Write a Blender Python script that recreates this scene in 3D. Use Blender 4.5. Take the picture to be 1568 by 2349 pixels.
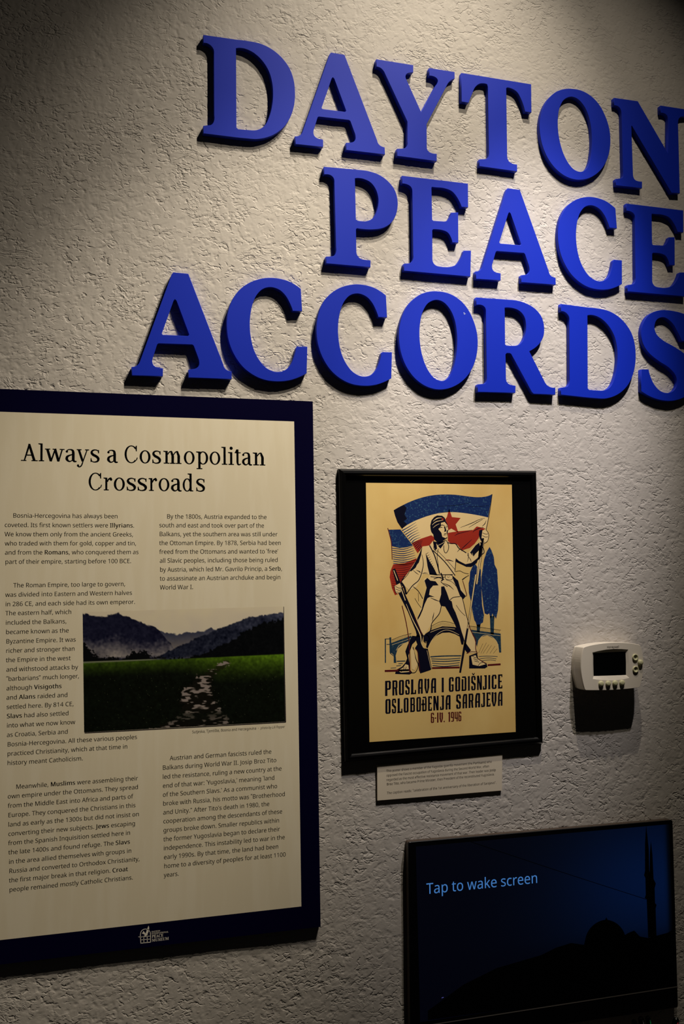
import bpy, math, random
import numpy as np
from mathutils import Vector, Matrix
from mathutils.geometry import tessellate_polygon

for _o in list(bpy.data.objects):
    bpy.data.objects.remove(_o)
scene = bpy.context.scene
COL = scene.collection

def lin(c):
    return tuple((v/255/12.92 if v/255 <= .04045 else ((v/255+.055)/1.055)**2.4) for v in c)

# ------------------------------------------------------------------ camera
CAM_DIST, CAM_Z = 1.78, 1.45            # metres from the wall (plane Y=0), eye height
YAW, PITCH, ROLL, FPX = math.radians(17.45), math.radians(4.03), math.radians(-.769), 2284.0
def cam_axes():
    cy, sy, cp, sp = math.cos(YAW), math.sin(YAW), math.cos(PITCH), math.sin(PITCH)
    f = Vector((sy*cp, cy*cp, sp)); r = Vector((cy, -sy, 0)); u = r.cross(f)
    cr, sr = math.cos(ROLL), math.sin(ROLL)
    return cr*r+sr*u, -sr*r+cr*u, f
CR, CU, CF = cam_axes()
cam = bpy.data.cameras.new('camera')
cam.sensor_fit = 'VERTICAL'; cam.sensor_height = 36.0
cam.lens = 36.0*FPX/2349.0
cam.clip_start = .05
cam_ob = bpy.data.objects.new('camera', cam); COL.objects.link(cam_ob)
M = Matrix((( CR.x, CU.x, -CF.x, 0), (CR.y, CU.y, -CF.y, -CAM_DIST), (CR.z, CU.z, -CF.z, CAM_Z), (0, 0, 0, 1)))
cam_ob.matrix_world = M
scene.camera = cam_ob

# ------------------------------------------------------------------ world, lights, exposure
scene.view_settings.view_transform = 'Standard'
scene.view_settings.look = 'None'
scene.view_settings.gamma = 1.0
scene.view_settings.use_curve_mapping = False
scene.view_settings.exposure = 0.0
world = bpy.data.worlds.new('world'); scene.world = world; world.use_nodes = True
world.node_tree.nodes['Background'].inputs[0].default_value = (1.0, .93, .86, 1)
world.node_tree.nodes['Background'].inputs[1].default_value = .003

def spot(name, loc, aim, power, color, size, blend, radius=.012):
    l = bpy.data.lights.new(name, 'SPOT'); l.energy = power; l.color = color
    l.spot_size = math.radians(size); l.spot_blend = blend; l.shadow_soft_size = radius
    o = bpy.data.objects.new(name, l); COL.objects.link(o); o.location = loc
    o.rotation_euler = (Vector(aim)-Vector(loc)).to_track_quat('-Z', 'Y').to_euler()
    return o
# track spotlights on the ceiling in front of the wall
WARM, COOL = (1.03, .92, .765), (1.02, .96, 1.0)
spot('track_spotlight', (1.12, -.867, CAM_Z+1.673), (.674, 0, CAM_Z+.251), 22, WARM, 90.8, 1.0)
spot('track_spotlight', (.909, -.656, CAM_Z+2.006), (.594, 0, CAM_Z+.367), 82, WARM, 56.3, 1.0)
spot('track_spotlight', (1.178, -.903, CAM_Z+1.889), (.929, 0, CAM_Z+.335), 160, COOL, 27.0, 1.0)
spot('track_spotlight', (1.13, -.842, CAM_Z+2.0), (.248, 0, CAM_Z+.071), 160, WARM, 29.8, 1.0)

# ------------------------------------------------------------------ materials
def mat(name, base, rough=.6, spec=.4, metallic=0.0, noise=None, emit=None, bump=None, attr=None):
    """noise=(scale, colour2, lo, hi, (sx,sy,sz)) mixes a second colour in by noise"""
    m = bpy.data.materials.new(name); m.use_nodes = True
    nt = m.node_tree; N = nt.nodes; L = nt.links; b = N['Principled BSDF']
    b.inputs['Base Color'].default_value = (*lin(base), 1)
    b.inputs['Roughness'].default_value = rough
    b.inputs['Specular IOR Level'].default_value = spec
    b.inputs['Metallic'].default_value = metallic
    tc = N.new('ShaderNodeTexCoord')
    if noise:
        sc, c2, lo, hi, st = noise
        mp = N.new('ShaderNodeMapping'); mp.inputs['Scale'].default_value = st
        nz = N.new('ShaderNodeTexNoise'); nz.inputs['Scale'].default_value = sc; nz.inputs['Detail'].default_value = 6
        cr = N.new('ShaderNodeValToRGB'); cr.color_ramp.elements[0].position = lo; cr.color_ramp.elements[1].position = hi
        cr.color_ramp.elements[0].color = (*lin(base), 1); cr.color_ramp.elements[1].color = (*lin(c2), 1)
        L.new(tc.outputs['Object'], mp.inputs[0]); L.new(mp.outputs[0], nz.inputs['Vector']); L.new(nz.outputs[0], cr.inputs[0]); L.new(cr.outputs[0], b.inputs['Base Color'])
    if attr:
        at = N.new('ShaderNodeAttribute'); at.attribute_name = attr
        if emit:
            b.inputs['Base Color'].default_value = (.004, .004, .005, 1)
            L.new(at.outputs['Color'], b.inputs['Emission Color']); b.inputs['Emission Strength'].default_value = emit[1]
        else:
            L.new(at.outputs['Color'], b.inputs['Base Color'])
    elif emit:
        b.inputs['Emission Color'].default_value = (*lin(emit[0]), 1); b.inputs['Emission Strength'].default_value = emit[1]
    if bump:
        sc, dist, st = bump
        mp = N.new('ShaderNodeMapping'); mp.inputs['Scale'].default_value = st
        nz = N.new('ShaderNodeTexNoise'); nz.inputs['Scale'].default_value = sc; nz.inputs['Detail'].default_value = 4
        bp = N.new('ShaderNodeBump'); bp.inputs['Distance'].default_value = dist; bp.inputs['Strength'].default_value = 1
        L.new(tc.outputs['Object'], mp.inputs[0]); L.new(mp.outputs[0], nz.inputs['Vector']); L.new(nz.outputs[0], bp.inputs['Height']); L.new(bp.outputs[0], b.inputs['Normal'])
    return m

# ------------------------------------------------------------------ helpers
def W(px, py, t=0.0):
    """photo pixel -> point on the plane t metres in front of the wall"""
    d = CR*((px-784)/FPX) - CU*((py-1174.5)/FPX) + CF
    k = (CAM_DIST-t)/d.y
    return Vector((d.x*k, -t, CAM_Z+d.z*k))
def px_of(v):
    q = v-Vector((0, -CAM_DIST, CAM_Z)); z = q.dot(CF)
    return 784+FPX*q.dot(CR)/z, 1174.5-FPX*q.dot(CU)/z
def x_at(px, z, t):
    """world X on the level line (z, t) that is seen at pixel column px"""
    x = 0.5
    for _ in range(8):
        a = px_of(Vector((x, -t, z)))[0]; b = px_of(Vector((x+.001, -t, z)))[0]
        x += (px-a)/((b-a)*1000)
    return x

def link(name, me, parent=None, mats=(), loc=None):
    o = bpy.data.objects.new(name, me); COL.objects.link(o)
    for m in (mats if isinstance(mats, (list, tuple)) else [mats]):
        me.materials.append(m)
    if parent: o.parent = parent
    if loc: o.location = loc
    return o
def tag(o, label=None, cat=None, group=None, kind=None):
    for k, v in (('label', label), ('category', cat), ('group', group), ('kind', kind)):
        if v: o[k] = v
    return o
def empty(name, loc):
    o = bpy.data.objects.new(name, None); COL.objects.link(o); o.location = loc; o.empty_display_size = .02
    return o
def mesh_of(name, verts, faces, smooth=False, origin=None):
    me = bpy.data.meshes.new(name)
    if origin is not None:
        verts = [Vector(v)-Vector(origin) for v in verts]
    me.from_pydata([tuple(v) for v in verts], [], faces); me.validate()
    if smooth:
        me.polygons.foreach_set('use_smooth', [True]*len(me.polygons))
    me.update()
    return me
def part(name, verts, faces, m, parent=None, smooth=False):
    """mesh given in world coordinates, parented with its vertices relative to the parent"""
    org = parent.location if parent and parent.parent is None else (parent.location+parent.parent.location if parent else None)
    o = link(name, mesh_of(name, verts, faces, smooth, org), parent, m)
    return o
def tess(polys3):
    """polys3: list of loops (first outer, others holes) -> verts, faces"""
    vs = [Vector(p) for L in polys3 for p in L]
    fs = tessellate_polygon([[Vector(p) for p in L] for L in polys3])
    return vs, [tuple(f) for f in fs]
def cat_rom(pts, n=5):
    """pts: (x,y) corners and (x,y,1) smooth points of a closed outline"""
    N = len(pts); out = []
    for i in range(N):
        p1 = pts[i]; p2 = pts[(i+1) % N]
        s1 = len(p1) > 2; s2 = len(p2) > 2
        out.append((p1[0], p1[1]))
        if not (s1 or s2): continue
        p0 = pts[i-1] if s1 else p1
        p3 = pts[(i+2) % N] if s2 else p2
        a = [np.array(q[:2], float) for q in (p0, p1, p2, p3)]
        def tj(t, u, v): return t+max(1e-6, np.linalg.norm(v-u))**.5
        t0 = 0; t1 = tj(t0, a[0], a[1]) if s1 else 0; t2 = tj(t1, a[1], a[2]); t3 = tj(t2, a[2], a[3]) if s2 else t2
        m1 = (a[2]-a[1]) if not s1 else ((a[1]-a[0])/(t1-t0)-(a[2]-a[0])/(t2-t0)+(a[2]-a[1])/(t2-t1))*(t2-t1)
        m2 = (a[2]-a[1]) if not s2 else ((a[2]-a[1])/(t2-t1)-(a[3]-a[1])/(t3-t1)+(a[3]-a[2])/(t3-t2))*(t2-t1)
        if not s1: m1 = 2*(a[2]-a[1])-m2 if s2 else m1
        if not s2: m2 = 2*(a[2]-a[1])-m1 if s1 else m2
        for k in range(1, n):
            t = k/n
            q = (2*t**3-3*t**2+1)*a[1]+(t**3-2*t**2+t)*m1+(-2*t**3+3*t**2)*a[2]+(t**3-t**2)*m2
            out.append((q[0], q[1]))
    return out
def box(verts_faces, lo, hi):
    V, F = verts_faces; b = len(V)
    for x in (lo[0], hi[0]):
        for y in (lo[1], hi[1]):
            for z in (lo[2], hi[2]): V.append(Vector((x, y, z)))
    for f in ((0, 1, 3, 2), (4, 6, 7, 5), (0, 4, 5, 1), (2, 3, 7, 6), (0, 2, 6, 4), (1, 5, 7, 3)): F.append(tuple(b+i for i in f))
def loft(rings, cap0=True, cap1=True):
    V = [Vector(p) for r in rings for p in r]; n = len(rings[0]); F = []
    for i in range(len(rings)-1):
        for j in range(n):
            F.append((i*n+j, i*n+(j+1) % n, (i+1)*n+(j+1) % n, (i+1)*n+j))
    if cap0: F.append(tuple(range(n)))
    if cap1: F.append(tuple((len(rings)-1)*n+j for j in reversed(range(n))))
    return V, F
def wp(pts, o, s, t):
    """crop coordinates -> world points at depth t"""
    return [W(o[0]+p[0]/s, o[1]+p[1]/s, t) for p in pts]
def brush_outline(pts, w):
    """polyline with widths -> closed 2-D outline"""
    P = [np.array(p[:2], float) for p in pts]
    ws = [p[2] if len(p) > 2 else w for p in pts]
    if len(P) > 2:
        Q = []; WW = []
        for i in range(len(P)-1):
            p0 = P[max(i-1, 0)]; p1 = P[i]; p2 = P[i+1]; p3 = P[min(i+2, len(P)-1)]
            for k in range(4):
                t = k/4
                Q.append(.5*((2*p1)+(p2-p0)*t+(2*p0-5*p1+4*p2-p3)*t*t+(3*p1-3*p2+p3-p0)*t**3)); WW.append(ws[i]*(1-t)+ws[i+1]*t)
        Q.append(P[-1]); WW.append(ws[-1]); P, ws = Q, WW
    A = []; B = []
    for i, p in enumerate(P):
        d = P[min(i+1, len(P)-1)]-P[max(i-1, 0)]; n = np.array([-d[1], d[0]])/(np.hypot(*d)+1e-9)
        A.append(p+n*ws[i]/2); B.append(p-n*ws[i]/2)
    return A, B
class Flat:
    """collects flat ink shapes in crop coordinates and links them as one thin printed mesh"""
    def __init__(s, o=(0, 0), sc=1, t=.01): s.o, s.s, s.t, s.V, s.F = o, sc, t, [], []
    def poly(s, pts, *holes):
        v, f = tess([wp(cat_rom(pts) if any(len(p) > 2 for p in pts) else pts, s.o, s.s, s.t)]+[wp(h, s.o, s.s, s.t) for h in holes])
        b = len(s.V); s.V += v; s.F += [tuple(b+i for i in q) for q in f]; return s
    def brush(s, pts, w=6):
        A, B = brush_outline(pts, w); b = len(s.V); n = len(A)
        s.V += wp(A, s.o, s.s, s.t)+wp(B, s.o, s.s, s.t)
        s.F += [(b+i, b+i+1, b+n+i+1, b+n+i) for i in range(n-1)]; return s
    def link(s, name, m, parent):
        o = part(name, s.V, s.F, m, parent); o['kind'] = 'stuff'; return o

# ------------------------------------------------------------------ lettering (outlines of a plain sans and of a bold serif)
GLY = {}
_A = [chr(c) for c in range(35, 127) if chr(c) not in "\\'"][:90]
GDATA = r'''a|9C 1a,a0_,j/h-(.}-S.G.6.&/,-w06.*1>.T27/@2z0I3P1q3q3]4#5_4*5_4k5W5a5D6D5#6p4R723v7D347I1H70/o6Q/87|1*8c3>8~4[8u5c8W6Q8&7,7=7K6;7U5#7U,u6/,u5i.X5a.X50-}4Y-Q4&-03G,t2Z,f 2..:3).B3v.[4]/+54/g5R0Y5]1_5]2e3s2_2T2S1R2>0l1y0@1M0%0t/y040#/W06/+0U.e0~.M1R.?
b|:U 4J,a3U,f2k,u20-41X-U1.-z0g.H0X.H04,u.k,u.k=j0g=j0d8:0]770g771.7c1X8.208O2k8j3U8y4J8~5m8o6~8@7}7L8g6;944e9A2q940|8f/J7|.86}-D5l,q 40.>5-.J5v.n6R/N6{0E781Q7?2s6z5E5t6s4,7E2{7;2+6u1N6=1)5J0n4?0n1N1)0C1M/M2*.n2|.J
c|7U 3V,a2T,g1Z,{0h-@/}-o/B.P.n/@.J0?.51M..2k.541.K5C.q6C/G750)7r0p8E1e8g2`8z3c9$5L8o6n8E676h4}7/3_7?1c6m0S5?002m081O0R0F0~/Q1_.s2Q.O3T.D5;.V6[/(6[-@5?,p
d|:U 3#,a1[,p0K-D/L.7.d/I.;0z..2o.;4d.e69/M7L0L8A1^8q3%9$3t8{4^8l5=8Q6d7;6p7;6d9$6d=j8`=j8`,u7+,u6l.P6d.P6@.$5p-X5>-64^,v3t,f 3@.>4L.H5A.h5|/A6G0/6_136_436H5?6#665E6s4N7<3>7G2A7;1T6p0x600O57084,002k081M0O0D0x/N1T.n2B.J
e|9I 3q,a2i,h1j,}0r-D0)-u/F.X.p/I.K0G.51Q..2i.43~.H5..j6-/<6|/t7c0[8;1L8b2E8y3F9$4C8z588f6$8C6b7q7:787c6N8%5]874b8=3_8=2N002N0<180[0613/G1w.m2p.L3y.B5z.U7h/27h-L5{,r 044%694%624|5y5k5U6N4~7#4;7@3D7I2P7@1h7$116R0b5q0D5$
f|4T /@,u/@7=-87=-885/@8r/@9U/J:z/j<)0B<s1-=K2(=j34=t4O=i5P=O4};z42<336<=2Z<72.;~1h;]1O;-1A:J1<8l4<8l4<7=1<7=1<,u
g|:U 3B&V1c&_0;&u/((@/(*.0@)Z1k)>3L)44G)=55)X5r*+6B*i6^+W6f,T6l.N6d.N5j-N4T,s3%,a1Y,q0G-G/I.>.c/R.;1%..2o.;4Y.c6,/I7B0G8<1X8p3#9$3i8|4N8o5/8W5e886;7j6f776p777-8l8`8l8`,c8R+/8+)q7D(q6B(04~&d 3@.<4H.F5<.d5y/96G0$6`1(6`4>6F5M5w6@596v4D7;3<7E2C7:1X6q0{640Q5=0841002m081L0P0A0z/K1W.l2D.H
h|:[ .k,u.k=j0g=j0g8n0]710i71157e1e832A8S3#8l3e8z4N8~5l8t6t8T7f7{8B708c6%8n4_8n,u6t,u6t4R6Y6-5d7)487E3%7:2.6t1O6:1*5H0n4A0g3(0g,u
i|2] /k:j.{;+.j;A.`;^.]<$.`<H.j<f.{<{/k=;0W<{0i<f0s<H0w<$0s;^0i;A0W;+ .k,u.k8l0g8l0g,u
j|2] /k:j.{;+.j;A.`;^.]<$.`<H.j<f.{<{/k=;0W<{0i<f0s<H0w<$0s;^0i;A0W;+ -F&V,H&^+a&o+a)H,D):-0)4-X)8-|)D.@)W.W)v.f*H.k+(.k8l0g8l0g+.0_*+0F)7/y(Q/>&}.L&a
k|8h .k,u.k=j0e=j0]3%0e3%204k5y8l878l3H3e8U,u65,u2*2L0e1<0e,u
l|2] .k,u.k=j0g=j0g,u
m|A` .k,u.k8l0D8l0_730i73137h1a862;8V2v8n3W8|4<9$5w8l7/8/7v7$8$7$8N7^9$819_8S:C8m;+8{;p9$=*8v>+8V>r7}?I72?h6&?r4_?r,u=x,u=x4V=`6/<q7);Q7E:M7;9^6x9%6E8[5Z8E4^8=3N8=,u6C,u6C4V6+6/5<7)3w7E2p7:2#6t1J6;1&5I0n4C0g3*0g,u
n|:[ .k,u.k8l0D8l0_730i73157h1f862D8V3(8n3j8|4R9$5n8v6u8V7f7}8B728c6&8n4_8n,u6t,u6t4R6Y6-5d7)487E3&7:2/6t1P6;1*5I0n4C0g3*0g,u
o|:A 3X,a2V,h1],~0j-G0#-z/D._.o/Q.J0P.51[..2s.=4b.j66/Z7I0e8?2)8p3_9$4b8y5^8c6P8>7;7h7v7(8J668n589(4.9/2s8{1(8M/S7].>6R-G52,q 3].>4e.J5Y.p6;/S6g0L7$1V7-2s7$436g5<6;635Y6p4d793Z7E2P791[6p0{630Q5<0843002s081V0Q0L0|/S1^.p2R.J
p|:U .k&V.k8l0F8l0_730g731/7a1Y8-208O2j8k3U8{4L9$5n8q6~8B7}7O8g6>944h9A2s941#8g/M7}.:6~-E5m,q4J,a3V,f2l,v21-50g.H0Z.H0g,L0g&V 40.>4n.D5I.V5x.u6C/B6c/t6{0S7?2u78426{5:6R615v6p5,794,7E2~7;206x1S6C1-5V0p4R0n1R1)0F1M/O2*.n2|.J
q|:U 6d&V6f-X6n.P6b.P6?.$5p-X5=-64[,v3q,f2{,a1[,p0L-D/M.7.e/I.;0z..2o.<4d.f69/O7L0O8A1`8q3%9$3v8{4`8k5@8O5r8-6B7a6f736n737-8l8`8l8`&V 3B.>4K.H5@.g5z/?6E0,6^1/6_456G5B5}685B6t4L7<3>7G2@7;1S6p0w600O57084,002k081N0O0E0x/O1T.n2C.J
r|6) .k,u.k8l0F8l0Z6[0c6[1.791Z7m248?2o8d3T8y4B9$5)8}5g8t5P7+4r7546793Z743&7$2P6g1~6D1W5v175C0z4e0l4$0g3:0g,u
s|7S 1k,a/^,s.(-J.(/6/j.U1o.:2f.?3K.M3}.f4C/+4W/Q4_0#4H0m3S1R/g36.N4<.84e.*5:.%5s.26l.W7W/;85028_198x2P9$4S8m6=875]6`4(752D7I1[7F1#7:0S7%036g/{6G/u5}0451114O4u2p6-1i6C1?6O0k6S046G/.5{.:5:-V4=-*3/,j
t|4w 2J,a0d,~06-;/k-^/J../1.e.~/N.y0D.y7=-:7=-:87.{8~/g;S0u;S0u8l4B8l4B7=0u7=0u0H0z/g1//61I.l1l.Q29.A2i.<3a.C4J.R4J-%3T,j
u|:[ 2},a1`,k0X-//g-d//.S.j/]._1#._8l0]8l0]100w/V1m.Z3<.>4L.I5D.k6$/H6K0:6c1@6j2Z6j8l8f8l8f,u7/,u6p.N6h.N6@-v5k-L52--4M,r3g,e
v|83 1H,u,u8l.}8l2:/U2N.]2V.]6+8l838l3_,u
w|>C 0H,w-08n/28n1<0T1X.w1a.w2N2.4X8n6d8n980N9U.y9^.y9y0N<-8n>-8n:l,w8Q,w6M3]5|5I5_6j5V6j5<5I4i3Z2],w
x|8^ ->,u1Z2}-P8l/e8l2k4@5o8l8$8l3w2}89,u6%,u2k1_/P,u
y|87 .i&V-o&[-0&g-0)>-f)6.L)2/+)8/^)I0,)g0O*30n*b1,+<1e,q,w8l/#8l1X2%240A2X.k2a.k3+093c2(6-8l878l3,+:2^*62,)?1O(V0g(#/o&a
z|7A -i,u-i.4427=.07=.08l6?8l6?7A0#.H6M.H6M,u
A|;+ ,u,u3,<n4u<n;),u8~,u7+1m0m1m.w,u 1N3X6O3X3{:h3Z9H3<8E
B|;A /(,u/(<h3X<h5H<_6v<D8*;s8w;19J:/9Y8n9R7y9:738n6P885{7O5V6W5@6W568F4]8u4?9@3v9`3J9x2q:+24:/1H9|0*9N.{8_.*7U-I66-%4],u 1(6#3}6#556*6/6>6j6_75727L7m7S8Y7J9G7/:$6Z:N5s:l4u:}3a;&1(;& 1(.X4:.X5Q.a6O.z73/H7^0#7v0f7~1V7v2B7[3#703W6J3~5H4:4,4B1(4B
C|:x 5T,a4#,k2`-.1P-a0Q.J/c/F/)0R.Z1n.B3;.:4q.C6F.^7l//9*/m:60`;21e;y2y<R4@<r5s<|7N<s8x<V:9<&9K:C7m:z5q;74;;%2x:M1o9Q1#880R6`0D4o0Q2~0{1J1f012k/541.[5o.J7l.Z9[/(9[-@7k,o
D|=- /(,u/(<h3y<h5M<_6q<D8+;r93;4:*:?:l9:;A8$;_6X;h4};Q2R:k0Q9V.x7w-l5t-.3N,u 1(.Z36.Z6k/?8x1H9^4w9N6p8z8G8*9V6t:F5I:s3_;&1(;&
E|99 /(,u/(<h7v<h7v:~1(:~1(6&7Q6&7Q4@1(4@1(._7v._7v,u
F|8I /(,u/(<h7v<h7v:~1(:~1(5F7O5F7O3]1(3]1(,u
G|=) 5q,a4=,k2v-.1c-`0`.I/m/C//0O.^1k.C38.:4o.D6H.b7p/89//|::0v;52&;{3B<S4n<r6M<|8}<f;5<&:K:?8T:z6C;74Y;%3/:M1x9Q1&880R6`0B4o0H3[0Z2P0z1O1J0X2*/o2s/73p.i4}.P6?.H8+.R9I.k9I3P5y3P5y5<;I5<;I-P8n,s
H|=C /(,u/(<h1(<h1(6&936&93<h;3<h;3,u93,u934>1(4>1(,u
I|4J -k,u-k.(/_.N/_;1-k;Y-k<h3R<h3R;Y1_;11_.N3R.(3R,u
J|2{ ,m(a+s(h+2({+2*_+w*P,i*J-n*_.]+J.y,}.y<h0y<h0y-00m+h0J*[/m)i.|)2-|(l
K|:^ /(,u/(<h1(<h1(4y8)<h:G<h4.5q:^,u8=,u2a4N1(3(1(,u
L|8S /(,u/(<h1(<h1(.a7|.a7|,u
M|A& /(,u/(<h2#<h6t/i6|/i;z<h>t<h>t,u<v,u<v6^<{8x=):j<|:j7b,u6&,u0o:l0g:l0q8y0u6Q0u,u
N|=j /(,u/(<h1D<h9n/]9v/]9h3m9h<h;[<h;[,u9=,u0m:)0e:)0p8/0u5i0u,u
O|>9 5X,a4%,k2`-/1O-c0O.M/a/I/(0V.Z1r.B3>.:4s.B6J.Z7q/(9//a:;0O;61O;|2`<T4&<t5Z<~7-<t8J<U9Y;}:Y;7;H:<<(90<R7q<l6I<t4q<l3<<R1p<(0U;H/I:Y.M9Y-c8J-/7,,k 5X.H77.Y8T/39S0/:71I:^2}:j4q:^6c:78;9S9T8T:O78;(5Z;93{;(2^:O1^9T0x8;0Q6c0D4q0P2}0w1I1]0/2]/33z.Y
P|:A /(,u/(<h3:<h5/<[6^<67j;S8V:Z9&9M958+9/788y6I8Z5^8/4w7N4?6]3k5Y3F4B312s3*1(3*1(,u 1(4k2_4k4%4r515-6%5R6^6.7#6y7/7~7%8y6c9c61:=5F:d4C:{3*;&1(;&
Q|>9 95).6/,c4%,k2`-/1O-c0O.M/a/I/(0V.Z1r.B3>.:4s.B6J.Z7q/(9//a:;0O;61O;|2`<T4&<t5Z<~7-<t8J<U9Y;}:Y;7;H:<<(90<R7q<l6I<t4q<h3#<D1C;e/u:n.a9`-f8;-*<)). 5X.H77.Y8T/39S0/:71I:^2}:j4q:^6c:78;9S9T8T:O78;(5Z;93{;(2^:O1^9T0x8;0Q6c0D4q0P2}0w1I1]0/2]/33z.Y
R|:d /(,u/(<h3J<h57<]6a<:7k;]8W:h9&9]9589917L8~6g8f6/8G5Z7~527T4l6%4#:E,u8&,u463L1(3L1(,u 1(503J504Y575T5N695v6g6P7&797/817%9,6e9o65:D5M:f4Q:z3@;$1(;$
S|9+ 2F,a/w,s.%-J.%/B0$.c2N.H3V.O4L.d51/,5_/Z5z086&0{5e2<4W3;1*4h0)5C/;6%.b6n.B7l.88x.>9g.R:M.s;,/D;_/z<.0`<O1M<i2B<w3><|5c<f7`<+7&:E5;:|3:;72B;11X:y1#:X0X:.0A9V0:8v0X7W1a6[6*4[6a45723f7T367n2Z7}1w8&107s/p7D.g6Q-q5E-53~,m
T|99 2*,u2*:~-.:~-.<h8~<h8~:~4*:~4*,u
U|=/ 4y,a3.,q1]-F0K.=/X/N/)0t.u2T.u<h0u<h0u2N1#1<1C0<1x/N2f.t3j.S5(.H6C.S7G.w82/U8d0F9%1D9/2P9/<h;-<h;-2P;&1J:n0K:K/S9w.d99.#8H-K7I-$6;,i
V|:7 2V,u,u<h.}<h2V2X320h3V/.3{0i4V2]8-<h:7<h4V,u
W|AU 1D,u-2<h/:<h1e3*231,2N/>2m143@346-<h83<h;+3.;[1+;z/><;1+<f3,?3<hA;<h=&,u;$,u7/:I6u946E773F,u
X|9v ,},u2:52-@<h/T<h3J6S7A<h9K<h4T569n,u7U,u3D3k/,,u
Y|9M 24,u242{,u<h/*<h344{7?<h9M<h443(44,u
Z|9Y -g,u-g.H6+:|.#:|.#<h8Q<h8Q;902.a8f.a8f,u
0|9Y 38,a1Y,w0<-^/;.p.U0N./2N-}4q.&6O.77z.Q99.x:D/O;>04<%1%<V2(<t38<~4q<i63<&75:q7x988D788Q4q8L388<1i7|0M7U/A6~.G6=-_5K--4I,k 38.B4>.R50/(5j/z65166L2p6S4q6L6o658L5j9d50:Z4>;138;A20;11>:Z0b9d0<8L0$6o/y4q0$2q0<180b/{1>/)20.R
1|9Y 2s,u2u9Q2{:d/u8-.s9I32<h4k<h4k,u
2|9Y -{,u-{.R2.2e404q5F6a5[7>5h7z5m8^5e9L5L:-5%:]4L;#3k;83#;?2;;;1X;/0|:v/49l.0;-0=<J1.<f2%<w3#<|4F<q5U<N6Q;q78;#7`9|7l8h7g7y7W737=6J5s4>3g2%0J.i0J.a8K.a8K,u
3|9Y 2:,a/y,r-u-T-u/D0(.Y2<.@3V.H4X.b5C/15s/j640T6=1L622C5j3)5/3Y493z31431q4:0@4:0@5w1s5w3*6#4(6<4p6f5G7B5f8)5q8v5i9[5P:75*:c4O;(3k;;2{;A20;=1H;20i:z.{9~-};A0+<O0{<i1v<w2y<|4L<q5b<O6];r7?;)7d:.7p9&7h8(7L766z6P6>5y5P5S4V5:4V525e4x6a4S7G3{7w39882F8A1H8;0R8(/d7b.z74.=6R-f5d-<4e,y3W,g
4|9Y 4{,u4{0P-D0P-D224o<p6p<p6p2:912:910P6p0P6p,u /<2:4{2:4~965*:h4}:h4T9p4%9$
5|9Y 2H,a0-,u.>-T.>/F09.[2J.B3R.J4M.d5;/35q/o670c6A1i682e5v3Q5F414[4Z3[4t2D4}0y4s/_4_.a5</<<h77<h77:|0y:|0V6E1X6S3#6[4R6O5n6+6t5H7c4N833A8A1{820J7^/06i.+5X->4/,o
6|9Y 3R,a2T,i1]-#0k-J0$.$/E.l.p/g.K0r.523..3a.I7%.a8-/%9-/Q:%0,:r0p;X1e<32h<[3|<t5F<|6H<x7A<j7A;-6J;?5J;E4M;@3Z;12s:r29:O1c:$1;9M0v8p0[820H7I0*4{064{0X5L1)5u1]6<2=6X3)6i3{6n5:6b6C6;7=5W7~4[8I3J8U2#8H0M7z/274.,63-?4z,o 3P.@4D.I5..e5i/769/x6S0q6[2#6T2y6=3g5r4H5;4u4P553V5>2u592=5,1g4r1;4T0q430S3i0=3?002q0,2F0N0O0i/u10/E1Z.x21.X2j.F
7|9Y /w,u6I:|-s:|-s<h8Q<h8Q;92*,u
8|9Y 3>,a1e,l0H-3/D-l.Y.^.0/c-}0y.%1].42;.K2o/_461<540T5_/t65/?6k.q7N.X8=.P95.V9|.j:_/.;:/X;i00<50m<S1U<j2C<x38<|4S<r5a<T6^;~7F;:7o:?7|937x8V7l8$7V7Q6M6:4{5>6f498#2s8<2@8K1c8O1#8A/i7r.d7*-p6%-54j,m 3@6&5;775c7g5{8D6&9-5{9l5c:D5<:m4c;04#;A36;G2K;A1i;015:m0h:D0P9l0H9-0L8Y0W8/0l7f1q6k 3:.849.@5*.W5f.~65/U6O076W0}6N1d632C5a2v4~3G443p2u4F1~3y1:3M0`2z082D/|1b/u0w/}040;/U0e.~1D.W26.@
9|9Y 12,a0/,f/2,u/2.V1..<2,.A2z.P3b.k4?/24p/]5>035_0k5y1N61276M4a6A4a5{445P3h4x3E4:3)3M2t2V2o1=2{043F/;4+.V5%.066.#7[.*8b.=9^.^:O/.;8/d;p0H<A16<b2,<v3*<|4&<t4z<]5m<66V;Z76:p7f9u8/8j8D7N8K5}802[7u1U7S0U7(/[6M.k5e.)4p-N3l-%2V,i 2}4D3`4H4<4U4o4l5?5-5d5N6%5u6<6B6I6l6M7;6+915l9g5I:;4{:d4H;(3k;;3*;A26;81L:x0n:I0A9d0&8k/y7^0$6c0<5u0b591<4h2%4L
.|2q /q,X.u,y.a-8.T-Z.P.,.T.X.a.|.u/:/q/X0p/:1).|16.X1:.,16-Z1)-80p,y
,|2q -m*%.K,m.w/N1#/N12/80A,^/:*%
:|2q /q6+.u6K.a6f.T7..P7Y.T8-.a8P.u8j/q9-0p8j1)8P168-1:7Y167.1)6f0p6K /q,X.u,y.a-8.T-Z.P.,.T.X.a.|.u/:/q/X0p/:1).|16.X1:.,16-Z1)-80p,y
-|4( -k1}-k3e323e321}
(|3V 1()F0$*h/5,8.W-n.//P-s17-k2}-s4i./6Q.W86/59p0$;C1(<h2u<h1y;@129k0U810-6M/q4h/i3#/q1>0-/[0U-z12,B1x*n2s)F
)|3V -X)F.R*n/>,B/v-z0B/[0Z1>0c3#0Z4h0B6M/v81/>9k.R;@-V<h/H<h0J;C1:9p1t862@6Q2X4i2a2}2X172@/P1t-n1:,80J*h/H)F
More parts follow.
